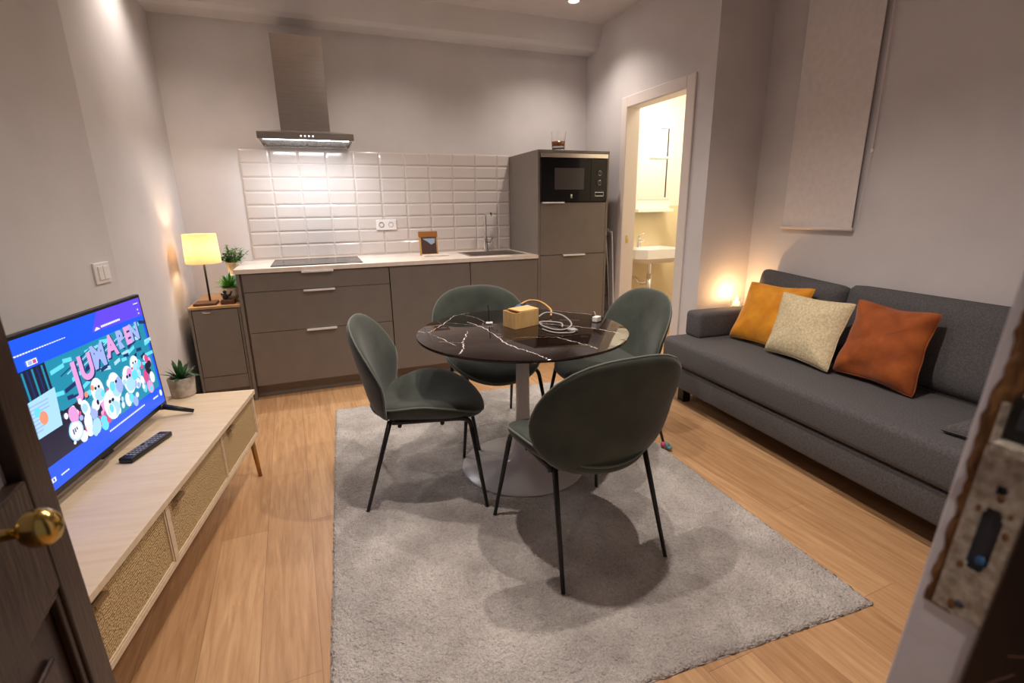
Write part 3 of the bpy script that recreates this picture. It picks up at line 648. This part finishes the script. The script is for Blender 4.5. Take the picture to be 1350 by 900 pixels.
b = BM(); tube(b, smoothpath([(-.62, -2.02, ZT+.012), (-.56, -1.99, ZT+.024), (-.51, -2.07, ZT+.02), (-.525, -2.2, ZT+.008), (-.585, -2.28, ZT+.004), (-.645, -2.285, ZT+.004), (-.675, -2.20, ZT+.006), (-.66, -2.12, ZT+.008), (-.61, -2.13, ZT+.008), (-.58, -2.2, ZT+.012), (-.61, -2.27, ZT+.012)], 8), .0042, 8)
M['greycord'] = mat('grey_cable', s2l(150, 146, 142), .4)
tag(obj('coiled_cable', b, 'greycord', None, True), 'coiled light grey cable beside the small box on the table', 'cable')
b = BM(); tube(b, smoothpath([(-.70, -2.24, ZT+.004), (-.69, -2.30, ZT+.004), (-.66, -2.345, ZT+.004), (-.60, -2.36, ZT+.004), (-.575, -2.33, ZT+.004)], 8), .0035, 8); box(b, -.60, -.565, -2.345, -2.30, ZT, ZT+.012, .002)
tag(obj('charging_cable', b, 'greycord', None, True), 'short grey charging cable with a small plug in front of the coiled cable', 'cable')
t = thing('plug_adapter', (-.375, -2.19, ZT), 'small white plug adapter near the right edge of the dining table', 'plug')
b = BM(); box(b, -.022, .022, -.014, .014, 0, .026, .003, mat4=Matrix.Rotation(R(30), 4, 'Z')); obj('body', b, 'white', t)
b = BM(); tube(b, smoothpath([(0, .01, .02), (.005, .03, .04), (.01, .055, .035), (.01, .075, .003)], 6), .0025, 6); obj('cable', b, 'greycord', t, True)
t = thing('small_aerial', (-.89, -2.016, ZT), 'thin upright black aerial on a small white base on the table', 'aerial')
b = BM(); box(b, -.017, .017, -.010, .010, 0, .009, .002, mat4=Matrix.Rotation(R(-15), 4, 'Z')); obj('base', b, 'white', t)
b = BM(); tube(b, [(0, 0, .006), (-.004, 0, .098)], .0022, 8); obj('rod', b, 'black', t)
# toy on the rug
t = thing('rubber_toy', (.0, -2.325, .014), 'small teal and pink toy lying on the rug by a chair leg', 'toy')
b = BM(); lathe(b, [(0, 0), (.02, .002), (.024, .012), (.016, .022), (0, .025)], 16, cap=False); lathe(b, [(0, 0), (.013, .002), (.014, .01), (0, .016)], 12, (.005, -.03, 0), cap=False); obj('body', b, 'teal', t, True)
b = BM(); lathe(b, [(0, .008), (.013, .01), (.015, .02), (.009, .03), (0, .032)], 14, (-.018, -.004, 0), cap=False); obj('bump', b, 'pink', t, True)

# ------------------------------------------------------------------ sofa
SO = Vector((.457, -1.66, 0)); sl = Vector((-.06, -.998, 0)).normalized(); sd = Vector((.998, -.06, 0)).normalized()
SM = Matrix((sl, sd, Vector((0, 0, 1)))).transposed().to_4x4(); SM.translation = SO   # local x = length, y = depth
def S(l, d, z): return SM @ Vector((l, d, z))
t = thing('sofa', tuple(SO), 'long charcoal fabric sofa against the right wall', 'sofa')
t.matrix_basis = SM
SLn = 2.12
b = BM(); box(b, .02, SLn, .02, .70, .12, .262, .012, 3); obj('base', b, 'sofa', t, True, 40)
b = BM(); box(b, 0, SLn, 0, .55, .268, .438, .035, 5)
obj('seat_mattress', b, 'sofa', t, True, 40)
b = BM(); box(b, .015, .165, .16, .69, .43, .605, .028, 5); obj('armrest', b, 'sofa', t, True, 40)
b = BM(); box(b, .015, SLn, .55, .70, .262, .50, .02, 3); obj('back_frame', b, 'sofa', t, True, 40)
for l in (.12, SLn-.1):
    for d in (.12, .6):
        b = BM(); box(b, l-.03, l+.03, d-.03, d+.03, 0, .12, .004); obj('foot', b, 'blackmetal', t)
def bcush(l0, l1, h0, h1, sag):
    W = (l1-l0)/2; lc = (l0+l1)/2
    def sf(u, w):
        l = lc+u*W; k = (w+1)/2; top = h0+(h1-h0)*((u+1)/2)
        z = .43 + k*(top-.43) - sag*(1-u*u)*max(0, k-.5)*2*.0
        d = .575 + .095*k + .0*w
        return Vector((l, d, z))
    def o_(a_): c, s = sell(22, a_); return c, s
    bm, rim = shell(sf, o_, .16, 5, 12, 96, .55); return bm, rim
for l0, l1, h0, h1 in ((.14, .762, .868, .83), (.765, SLn, .85, .85)):
    bm, rim = bcush(l0, l1, h0, h1, .02); bc = obj('back_cushion', bm, 'sofa', t, True)
    b = BM(); tube(b, rim[::1], .004, 6, closed=True); obj('piping', b, 'sofa', bc, True)

# scatter cushions from four corners
def pillow(name, BL, BR, TR, TL, T, m, label, pinch=.06, wr=0.0, seed=1):
    BL, BR, TR, TL = map(Vector, (BL, BR, TR, TL)); rd = random.Random(seed); ph = [rd.uniform(0, 6) for _ in range(4)]
    def sf(u, w):
        a_, c_ = (u+1)/2, (w+1)/2; p = BL*(1-a_)*(1-c_)+BR*a_*(1-c_)+TR*a_*c_+TL*(1-a_)*c_
        n = (BR-BL).cross(TL-BL).normalized()
        return p + n*wr*(math.sin(5*u+3*w+ph[0])*.5+math.sin(9*w-4*u+ph[1])*.3)
    def o_(a_):
        c, s = sell(60, a_); k = 1-pinch*(1-(abs(c*s))**1.5); return c*k, s*k
    bm, rim = shell(sf, o_, T, 2.2, 14, 96, .62)
    o = obj(name, bm, m, None, True)
    b = BM(); tube(b, rim, .003, 6, closed=True); obj('seam', b, m, o, True)
    return tag(o, label, 'cushion', 'scatter cushions on the sofa')
pillow('scatter_cushion', (.80, -1.90, .455), (.80, -2.36, .45), (.955, -2.345, .815), (.955, -1.89, .80), .13, 'yellow', 'mustard yellow velvet cushion leaning nearest the armrest', .085, .004, 1)
pillow('scatter_cushion', (.745, -2.232, .455), (.705, -2.665, .45), (.875, -2.64, .785), (.875, -2.205, .785), .12, 'cream', 'cream textured cushion between the mustard and rust ones', .08, .004, 2)
pillow('scatter_cushion', (.75, -2.655, .455), (.735, -3.045, .445), (.90, -3.01, .80), (.90, -2.635, .81), .14, 'rust', 'rust orange velvet cushion leaning nearest the camera', .09, .012, 3)
pillow('scatter_cushion', (.47, -3.30, .452), (.50, -3.68, .452), (.80, -3.66, .50), (.74, -3.33, .50), .10, 'sofa', 'small charcoal cushion lying flat at the camera end of the sofa', .05, .003, 4)

# candle on armrest
cp = S(.035, .555, .605)
t = thing('candle_holder', tuple(cp), 'lit tealight in a clear glass holder on the sofa armrest', 'candle')
b = BM(); lathe(b, [(0, 0), (.036, 0), (.039, .058), (.0365, .058), (.034, .006), (0, .006)], 28, cap=False); obj('glass_cup', b, 'glass', t, True, 50)
b = BM(); lathe(b, [(0, .007), (.022, .007), (.022, .03), (0, .03)], 20, cap=False); obj('wax', b, 'wax', t, True, 40)
b = BM(); lathe(b, [(0, .032), (.006, .038), (.007, .046), (.003, .058), (0, .066)], 12, cap=False); obj('flame', b, 'flame', t, True)
lamp('POINT', 'candle_light', tuple(cp+Vector((0, 0, .075))), 2.4, (1, .58, .26), .018)

# ------------------------------------------------------------------ roller blind on sofa wall
wx = lambda y: 1.19 - .06*(-1.62-y)
t = thing('roller_blind', (0, 0, 0), 'narrow pale roller blind pulled down on the sofa wall', 'blind')
bmx = []
ya, yb = -1.90, -2.375
def onwall(y, off, z): return (wx(y)-off*.62, y, z)
b = BM(); quadprism(b, [onwall(ya, .035, 0)[:2], onwall(yb, .035, 0)[:2], onwall(yb, .0375, 0)[:2], onwall(ya, .0375, 0)[:2]], 1.15, CEIL-.02); obj('fabric', b, 'blindcloth', t)
b = BM(); tube(b, [onwall(ya+.005, .036, 1.14), onwall(yb-.005, .036, 1.14)], .011, 14); obj('bottom_bar', b, 'trim', t, True)
b = BM(); tube(b, [onwall(ya+.02, .04, CEIL-.04), onwall(yb-.03, .04, CEIL-.04)], .022, 14); obj('roller_tube', b, 'trim', t, True)
b = BM(); yc = yb-.025
tube(b, [onwall(yc, .03, CEIL-.05), onwall(yc-.01, .012, 1.55)], .0016, 6); tube(b, [onwall(yc-.012, .03, CEIL-.05), onwall(yc-.012, .014, 1.55)], .0016, 6); tube(b, [onwall(yc, .02, 1.19), onwall(yc-.012, .014, 1.55)], .0014, 6); obj('bead_chain', b, 'trim', t)
b = BM(); box(b, -.006, .006, -.006, .006, -.009, .009, .002, mat4=Matrix.Translation(onwall(yc-.011, .008, 1.55))); obj('chain_clip', b, 'alu', t)

# ------------------------------------------------------------------ TV stand
sO = Vector((-2.022, -1.764, 0)); ds_ = Vector((-.155, -.988, 0)).normalized(); dd = Vector((-ds_.y*-1, ds_.x*-1, 0)); dd = Vector((-.988, .155, 0)).normalized()
TM = Matrix((ds_, dd, Vector((0, 0, 1)))).transposed().to_4x4(); TM.translation = sO   # local x along, y towards the wall
t = thing('tv_stand', (0, 0, 0), 'low washed-oak television stand with three woven cane doors', 'tv stand'); t.matrix_basis = TM
LN = 1.43
b = BM(); box(b, -.01, LN+.01, -.008, .40, .428, .45, .002); obj('top_board', b, 'oak', t)
b = BM(); box(b, 0, .018, 0, .395, .218, .428); box(b, LN-.018, LN, 0, .395, .218, .428); box(b, .018, LN-.018, .0, .395, .218, .234); box(b, .018, LN-.018, .385, .395, .234, .428); box(b, .945, .965, .0, .385, .234, .428); box(b, .018, .945, .03, .034, .234, .428); box(b, .965, LN-.018, .03, .034, .234, .428); obj('carcass', b, 'oak', t)
for k, (x0, x1, hx) in enumerate(((.02, .452, .36), (.455, .943, .885), (.967, LN-.02, 1.33))):
    b = BM(); box(b, x0+.004, x1-.004, .006, .022, .238, .425, .001); d = obj('cane_door', b, 'weave', t)
    b = BM(); box(b, x0, x0+.006, .002, .024, .236, .427); box(b, x1-.006, x1, .002, .024, .236, .427); box(b, x0, x1, .002, .024, .236, .241); box(b, x0, x1, .002, .024, .422, .427); obj('door_edge', b, 'oak', d)
    b = BM(); box(b, hx-.027, hx+.027, -.014, -.011, .407, .417, .0008); box(b, hx-.027, hx+.027, -.014, .006, .4155, .4175, .0005); obj('handle', b, 'handlebrass', d)
for x, y, sx in ((.03, .03, -1), (LN-.03, .03, 1), (.03, .365, -1), (LN-.03, .365, 1)):
    b = BM(); tube(b, [(x, y, .218), (x+sx*.01, y+(-.012 if y < .1 else .012), .0)], .012, 12, radii=[.0125, .009]); obj('leg', b, 'legbrass', t, True)
# TV
vO = Vector((-2.32, -1.955, .45)); VM = Matrix((ds_, dd, Vector((0, 0, 1)))).transposed().to_4x4() ; VM.translation = vO
t = thing('television', (0, 0, 0), 'black flat-screen television showing a blue picture menu', 'television'); t.matrix_basis = VM @ Matrix.Rotation(R(-2.5), 4, 'X')
TW, T0, T1 = .91, .048, .522
b = BM(); box(b, -.0, TW, 0, .022, T0, T1, .003); box(b, .12, TW-.12, .02, .055, T0+.03, T1-.14, .008); obj('casing', b, 'black', t)
for fx_ in (.045, TW-.03):
    b = BM(); tube(b, [(fx_, -.002, T0+.006), (fx_-.03*(1 if fx_ < .3 else -1)*1.0, -.10, -.0+.008)], .009, 10, radii=[.012, .008]); tube(b, [(fx_, .02, T0+.006), (fx_-.03*(1 if fx_ < .3 else -1), .10, .008)], .009, 10, radii=[.012, .008]); tube(b, [(fx_, -.005, T0+.004), (fx_, .025, T0+.004)], .012, 10); obj('stand_foot', b, 'black', t, True)
b = BM(); box(b, TW/2-.03, TW/2+.03, -.002, .01, T0-.006, T0+.001, .001); obj('sensor_bar', b, 'black', t)
def em(n, c, s=1.0): M[n] = mat(n, (.01, .01, .01), .3, emit=s2l(*c), es=s); return n
mats = [em('screen_blue', (14, 78, 232), 1.1), em('screen_violet', (92, 66, 226)), em('screen_teal', (20, 132, 160)), em('screen_cyan', (96, 206, 226)), em('screen_navy', (14, 40, 92)), em('screen_white', (226, 232, 244)), em('screen_pink', (214, 150, 206)), em('screen_lilac', (150, 168, 226)), em('screen_magenta', (206, 70, 130)), em('screen_dark', (16, 22, 50)), em('screen_paleblue', (160, 206, 236)), em('screen_orange', (226, 140, 110))]
b = BM()
x0, x1, z0, z1 = .012, .778, T0+.02, T1-.012
SW, SH = x1-x0, z1-z0
def sp(s, v, k=0): return Vector((x0+(1-s)*SW, -.0006-k*.00018, z0+v*SH))      # s 0..1 left to right seen from the room
def quad(s0, v0, s1, v1, mi, k=1): f = b.faces.new([b.verts.new(sp(*q, k)) for q in ((s0, v0), (s1, v0), (s1, v1), (s0, v1))]); f.material_index = mi
def poly(pts, mi, k=2): f = b.faces.new([b.verts.new(sp(*q, k)) for q in pts]); f.material_index = mi
def blob(s, v, rs, rv, mi, k=3, n=18, rot=0):
    poly([(s+rs*math.cos(2*PI*i/n)*math.cos(rot)-rv*math.sin(2*PI*i/n)*math.sin(rot)*.56, v+rv*math.sin(2*PI*i/n)*math.cos(rot)+rs*math.cos(2*PI*i/n)*math.sin(rot)*1.7) for i in range(n)], mi, k)
quad(-.15, 0, 1, 1, 0, 0)
poly([(.55, .86), (1, .84), (1, 1), (.62, 1)], 1, 1)
quad(.03, .16, .98, .80, 2, 1)
quad(.03, .16, .35, .45, 9, 1.5); quad(.03, .55, .22, .80, 9, 1.5)
for k in range(7): quad(.04+.026*k, .57, .05+.026*k, .79, 4 if k % 2 else 2, 2)
rd = random.Random(12)
for k in range(60):
    s = rd.uniform(.22, .95); v = rd.uniform(.42, .78); q = .03+rd.random()*.06; a_ = rd.uniform(-.4, .5)
    poly([(s, v), (s+q, v+q*a_), (s+q, v+q*a_+.03), (s, v+.03)], rd.choice([2, 3, 4, 3, 10, 2]), 2+k*.03)
for k in range(8): poly([(.28+.04*k, .66-.006*k), (.52+.04*k, .76-.004*k), (.52+.04*k, .768-.004*k), (.28+.04*k, .668-.006*k)], 10 if k % 2 else 4, 4)
poly([(.03, .36), (.21, .36), (.23, .62), (.05, .60)], 10, 5)
for k in range(8): quad(.06, .40+.024*k, .10+rd.random()*.09, .408+.024*k, 7, 5.5)
blob(.13, .47, .022, .045, 11, 5.7); blob(.11, .52, .018, .03, 3, 5.7)
LM = Matrix(((-1, 0, 0, 0), (0, 0, -1, 0), (0, 1, 0, 0), (0, 0, 0, 1)))
def word(s_, s, v, size, mi, k, bold=.0, sc_=1.0):
    p = sp(s, v, k); M4 = Matrix.Translation(p) @ LM @ Matrix.Diagonal((sc_, 1, 1, 1)); txt(b, s_, size, M4, mi, 0, bold)
for ch_, s, v, sz, c_ in (('J', .365, .60, .13, 6), ('U', .445, .635, .11, 6), ('M', .545, .67, .105, 7), ('A', .655, .70, .10, 6), ('R', .745, .715, .085, 7), ('E', .81, .72, .085, 6), ('N', .875, .725, .085, 7)):
    word(ch_, s+.006, v-.01, sz, 4, 6.2, .007, .95); word(ch_, s, v, sz, c_, 6.6, .005, .95)
# crowd of rounded plush-like shapes
for k in range(95):
    s = .24+rd.random()*.70; v = .18+rd.random()*.30*(.6+.5*s); r_ = rd.uniform(.008, .030); blob(s, v, r_, r_*rd.uniform(1.4, 2.4), rd.choice([5, 7, 10, 5, 6, 9, 3, 5, 8]), 7+k*.05, 14, rd.uniform(-.4, .4))
for s, v, rs, rv in ((.47, .44, .045, .10), (.60, .40, .05, .11), (.72, .38, .05, .12), (.54, .28, .06, .12), (.80, .47, .04, .08)):
    blob(s, v, rs, rv, 5, 10); blob(s+.006, v-rv*.35, rs*.8, rv*.5, 10, 10.3); blob(s-.01, v+rv*.25, rs*.18, rv*.12, 9, 10.6); blob(s+.014, v+rv*.25, rs*.18, rv*.12, 9, 10.6)
blob(.27, .27, .045, .075, 10, 11); blob(.27, .27, .038, .062, 5, 11.2)
for k in range(3): quad(.25+.012*k, .25+.01*k, .257+.012*k, .29, 4, 11.5)
for k in range(5): blob(.24+.05*k, .40+.02*k, .012, .022, rd.choice([8, 11, 5]), 11)
for k in range(24): quad(.025+.0145*k, .895+.0002*k, .025+.0145*k+.011, .905, 5, 12)                      # unreadable title line
for k in range(12): quad(.62+.0135*k, .872, .62+.0135*k+.0105, .888, 5, 12)
poly([(.565, .865), (.585, .89), (.60, .88), (.61, .867)], 5, 12); quad(.13, .815, .185, .85, 5, 12); quad(.137, .82, .158, .844, 7, 12.5); quad(.162, .82, .18, .844, 8, 12.5)
quad(.93, .955, .975, .962, 5, 12); quad(.955, .895, .963, .91, 5, 12); quad(.957, .862, .965, .875, 5, 12)
for k in range(26): quad(.47+.0125*k, .095, .47+.0125*k+.009, .108, 5, 12)
for k in range(6): quad(.885+.009*k, .085, .885+.009*k+.007, .1, 5, 12)
blob(.972, .10, .012, .03, 5, 12); quad(.05, .055, .09, .085, 5, 12); quad(.058, .06, .066, .08, 0, 12.5); quad(.074, .06, .082, .08, 0, 12.5)
for k in range(5): quad(.12+.01*k, .06, .12+.01*k+.008, .07, 5, 12)
o = bmesh.ops.recalc_face_normals
me = bpy.data.meshes.new('screen'); b.to_mesh(me); b.free(); link('screen', me, mats, t)
lamp_col = (.25, .5, 1)
# remote
rc = Vector((-2.315, -2.30, .45)); t = thing('remote_control', tuple(rc), 'black remote control lying on the television stand', 'remote control', None, R(-20))
b = BM(); box(b, -.024, .024, -.11, .11, .001, .02, .005, 3); obj('body', b, 'black', t, True, 40)
b = BM()
for j in range(11):
    for i in range(3):
        if j == 5 and i != 1: continue
        box(b, -.017+.0125*i, -.008+.0125*i, -.085+.0155*j, -.077+.0155*j, .0195, .0215, .001)
obj('buttons', b, 'btn', t)
# light switch on the TV-side wall
nrm = Vector((.986, -.168, 0)); p = Vector((-2.54, -1.49, 0))+Vector((tvd.x, tvd.y, 0))*.125; p.z = 1.03
WM = Matrix((Vector((tvd.x, tvd.y, 0)).normalized(), Vector((0, 0, 1)), nrm.normalized())).transposed().to_4x4(); WM.translation = p
t = thing('light_switch', (0, 0, 0), 'white double rocker light switch on the wall above the television', 'light switch'); t.matrix_basis = WM
b = BM(); box(b, -.058, .058, -.046, .046, 0, .009, .003); obj('plate', b, 'white', t)
for x in (-.019, .019):
    b = BM(); box(b, x-.017, x+.017, -.03, .03, .008, .013, .002); obj('rocker', b, 'white', t)

# ------------------------------------------------------------------ bathroom fittings
lamp('AREA', 'bathroom_ceiling_lamp', (1.4, -.7, 2.47), 17, (1, .91, .76), sx=.4, sy=.4)
t = thing('bathroom_basin', (1.45, .06, .0), 'white wall-hung washbasin seen through the bathroom doorway', 'washbasin')
b = BM()
bw, bd = .27, .42
out = [(-bw, 0), (bw, 0), (bw, -bd+.08), (bw-.08, -bd), (-bw+.08, -bd), (-bw, -bd+.08)]
def loop(k, z): return [b.verts.new((x*k, (y+bd/2)*k-bd/2 if k < 1 else y, z)) for x, y in out]
rr_ = [loop(.72, .74), loop(1, .79), loop(1, .875), loop(.90, .875), loop(.6, .80)]
for A, Bq in zip(rr_, rr_[1:]):
    for k in range(6): b.faces.new((A[k], A[(k+1) % 6], Bq[(k+1) % 6], Bq[k]))
b.faces.new(rr_[0]); b.faces.new(rr_[-1]); obj('bowl', b, 'porcelain', t, True, 40)
b = BM(); tube(b, smoothpath([(0, -.2, .74), (0, -.2, .60), (-.0, -.19, .54), (-.05, -.12, .52), (-.06, -.05, .56), (-.06, -.0, .56)], 6), .018, 12); tube(b, [(0, -.2, .62), (0, -.2, .30)], .026, 12); obj('waste_trap', b, 'chrome', t, True)
t = thing('basin_tap', (1.38, -.03, .875), 'chrome mixer tap on the bathroom washbasin', 'tap')
b = BM(); lathe(b, [(.024, 0), (.022, .08), (.02, .10), (0, .105)], 18, cap=False); tube(b, [(0, 0, .06), (-.01, -.10, .075)], .012, 10); obj('body', b, 'chrome', t, True, 40)
b = BM(); tube(b, [(0, 0, .10), (.0, -.02, .135), (.01, -.07, .145)], .007, 8); obj('lever', b, 'chrome', t, True)
t = thing('mirror_cabinet', (1.44, .06, 0), 'white bathroom mirror cabinet with a small shelf above the washbasin', 'mirror cabinet')
b = BM(); box(b, -.12, .28, -.10, 0, 1.22, 2.06, .003); obj('cabinet_body', b, 'bathwhite', t)
b = BM(); box(b, -.11, .27, -.104, -.1, 1.34, 2.04); obj('mirror', b, 'mirror', t)
b = BM(); box(b, -.13, .29, -.16, -.0, 1.22, 1.25, .003); obj('ledge', b, 'bathwhite', t)
b = BM(); box(b, .05, .22, -.17, -.104, 1.72, 1.74, .002); obj('small_shelf', b, 'bathwhite', t)
b = BM(); tube(b, [(.12, -.108, 2.0), (.215, -.108, 2.0), (.215, -.108, 1.36)], .004, 6); obj('edge_strip', b, 'grey', t)

# ------------------------------------------------------------------ entrance jamb (right) : leans slightly, chipped paint, keeper plate
def lean(o):
    for v in o.data.vertices: v.co.y -= .062*(v.co.z-1.05)
    return o
XJ = -1.25
b = BM(); box(b, XJ, XJ+.08, -4.188, -4.146, 0, 2.25, .0015)
j = lean(struct('door_2', b, 'jambpaint', 'white painted entrance door jamb with chipped edge'))
b = BM(); box(b, XJ-.006, XJ+.09, -4.66, -4.189, 0, 2.25, .002); j2 = lean(obj('dark_wood_lining', b, 'darkwood', j))
M['scratch'] = mat('pale_scratches', s2l(110, 76, 62), .8)
b = BM()
for k in range(7):
    y = -4.195-.004*k; z = .90+.03*k; tube(b, [(XJ-.0064, y, z), (XJ-.0064, y-.006-.002*k, z+.012+.004*(k % 3))], .0004, 5)
lean(obj('scratch_marks', b, 'scratch', j2))
# splintered wood strip around plate
rd = random.Random(5); b = BM(); zs = [.99+i*.006 for i in range(52)]; L_ = []
for i, z in enumerate(zs):
    yl = -4.1530 + rd.uniform(-.0014, .0014) + .003*max(0, math.sin((z-1.10)*46))*(1 if 1.09 < z < 1.2 else 0)
    L_.append((b.verts.new((XJ-.0009, yl, z)), b.verts.new((XJ-.0012+rd.uniform(-.0006, .0004), yl-.004, z)), b.verts.new((XJ-.0003, -4.170, z))))
for a_, c_ in zip(L_, L_[1:]):
    for k in (0, 1): b.faces.new((a_[k], a_[k+1], c_[k+1], c_[k]))
lean(obj('splintered_wood', b, 'rawwood', j))
t = thing('door_lock_keeper', (0, 0, 0), 'old rusty white steel lock keeper plate on the door jamb', 'lock plate')
PX = XJ-.004
def plate_grid(holes, y0, y1, z0, z1, n=(22, 60)):
    bb = BM(); vv = {}
    def V(i, k): 
        if (i, k) not in vv: vv[(i, k)] = bb.verts.new((PX, y0+(y1-y0)*i/n[0], z0+(z1-z0)*k/n[1]))
        return vv[(i, k)]
    for i in range(n[0]):
        for k in range(n[1]):
            y = y0+(y1-y0)*(i+.5)/n[0]; z = z0+(z1-z0)*(k+.5)/n[1]
            if any(((y-hy)/ry)**n_+((z-hz)/rz)**n_ < 1 for hy, hz, ry, rz, n_ in holes): continue
            bb.faces.new((V(i, k), V(i+1, k), V(i+1, k+1), V(i, k+1)))
    r_ = bmesh.ops.extrude_face_region(bb, geom=bb.faces[:]); bmesh.ops.translate(bb, vec=(.0018, 0, 0), verts=[e for e in r_['geom'] if isinstance(e, bmesh.types.BMVert)])
    return bb
b = plate_grid([(-4.1745, 1.060, .0062, .026, 4), (-4.1745, 1.100, .0032, .0042, 2)], -4.189, -4.159, .994, 1.128)
lean(obj('plate', b, 'rustplate', t))
b = BM(); box(b, PX+.0030, PX+.0036, -4.184, -4.165, 1.03, 1.11); lean(obj('recess_shade', b, 'grey', t))  # flat dark panel, the shade of the recess painted behind the holes
b = BM(); lathe(b, [(.0036, 0), (.0036, .0012), (0, .002)], 16, cap=False, mat4=Matrix.Translation((PX+.0028, -4.1755, 1.043)) @ Matrix.Rotation(R(-90), 4, 'Y')); lean(obj('blue_plug', b, 'bluegloss', t, True))
b = BM(); box(b, PX-.012, PX+.002, -4.189, -4.166, 1.129, 1.136, .001); box(b, PX-.002, PX+.0018, -4.165, -4.160, 1.13, 1.16, .001); box(b, PX-.010, PX+.0, -4.189, -4.172, 1.168, 1.186, .001); lean(obj('lock_housing', b, 'rustplate', t))
b = BM(); box(b, PX-.001, PX+.001, -4.189, -4.166, 1.137, 1.166); lean(obj('slot_shade', b, 'gapshade', t))  # shade inside the slot drawn as a thin near-black box
b = BM(); box(b, PX-.006, PX, -4.189, -4.172, 1.146, 1.160, .001); lean(obj('grey_bolt', b, 'grey', t))
for y, z, r_ in ((-4.1755, 1.0945, .0022), (-4.166, 1.082, .0018), (-4.184, 1.07, .0022), (-4.167, 1.035, .0022), (-4.183, 1.085, .0016), (-4.170, 1.001, .0028)):
    b = BM(); lathe(b, [(r_, 0), (r_*.8, .0003), (0, .0003)], 9, cap=False, mat4=Matrix.Translation((PX-.0001, y, z)) @ Matrix.Rotation(R(-90), 4, 'Y') @ Matrix.Diagonal((1.6, 1, 1, 1)))
    lean(obj('rust_spot', b, 'rustspot', t))
b = BM(); lathe(b, [(.0032, 0), (.0028, .0008), (0, .0012)], 12, cap=False, mat4=Matrix.Translation((PX, -4.174, 1.004)) @ Matrix.Rotation(R(-90), 4, 'Y')); lean(obj('screw', b, 'grey', t, True))

# ------------------------------------------------------------------ entrance door leaf (left)
DX, DE = -2.037, -3.53      # free edge
ang = R(4)
DM = Matrix.Translation((DX, DE, 0)) @ Matrix.Rotation(ang, 4, 'Z')     # local y negative towards hinge, face +x
t = thing('door_3', (0, 0, 0), 'dark brown panelled entrance door leaf standing open', 'door'); t['kind'] = 'structure'; t.matrix_basis = DM
def dpart(name, fn, m, par=None, **k):
    b = BM(); fn(b); o = obj(name, b, m, par or t, **k); lean_local(o); return o
def lean_local(o):
    for v in o.data.vertices: v.co.y -= .055*(v.co.z-1.05)
DWd = .62
def leaf(b):
    th = .04
    box(b, -th, 0, -.065, 0, 0, 2.1, .003); box(b, -th, 0, -DWd, -DWd+.085, 0, 2.1, .003)
    box(b, -th, 0, -DWd+.085, -.065, 0, .18, .003); box(b, -th, 0,  -DWd+.085, -.065, .80, .965, .003); box(b, -th, 0, -DWd+.085, -.065, 1.98, 2.1, .003)
    box(b, -th, 0, -.36, -.29, .18, .80, .003)
    for y0, y1 in ((-.29, -.065), (-DWd+.085, -.36)):
        box(b, -th+.012, -.014, y0, y1, .18, .80)
        box(b, -.014, -.006, y0+.05, y1-.05, .25, .73, .004)
        # moulding strips
        for (a0, a1, c0_, c1_) in ((y0, y1, .18, .192), (y0, y1, .788, .80), (y0, y0+.012, .192, .788), (y1-.012, y1, .192, .788)): box(b, -.014, -.004, a0, a1, c0_, c1_, .002)
dpart('door_leaf', leaf, 'darkwood')
dpart('glass_pane', lambda b: box(b, -.026, -.018, -DWd+.085, -.065, .965, 1.98), 'frost')
def knobf(b):
    lathe(b, [(.024, 0), (.024, .004), (.016, .007), (.0075, .010), (.0065, .036), (.009, .037), (.0155, .0405), (.0205, .0465), (.0225, .055), (.0205, .0635), (.0155, .070), (.008, .0735), (0, .075)], 32, cap=False, mat4=Matrix.Translation((0, -.198, .963)) @ Matrix.Diagonal((1, .8, 1, 1)) @ Matrix.Rotation(R(90), 4, 'Y'))
dpart('door_knob', knobf, 'brass', smooth=True)
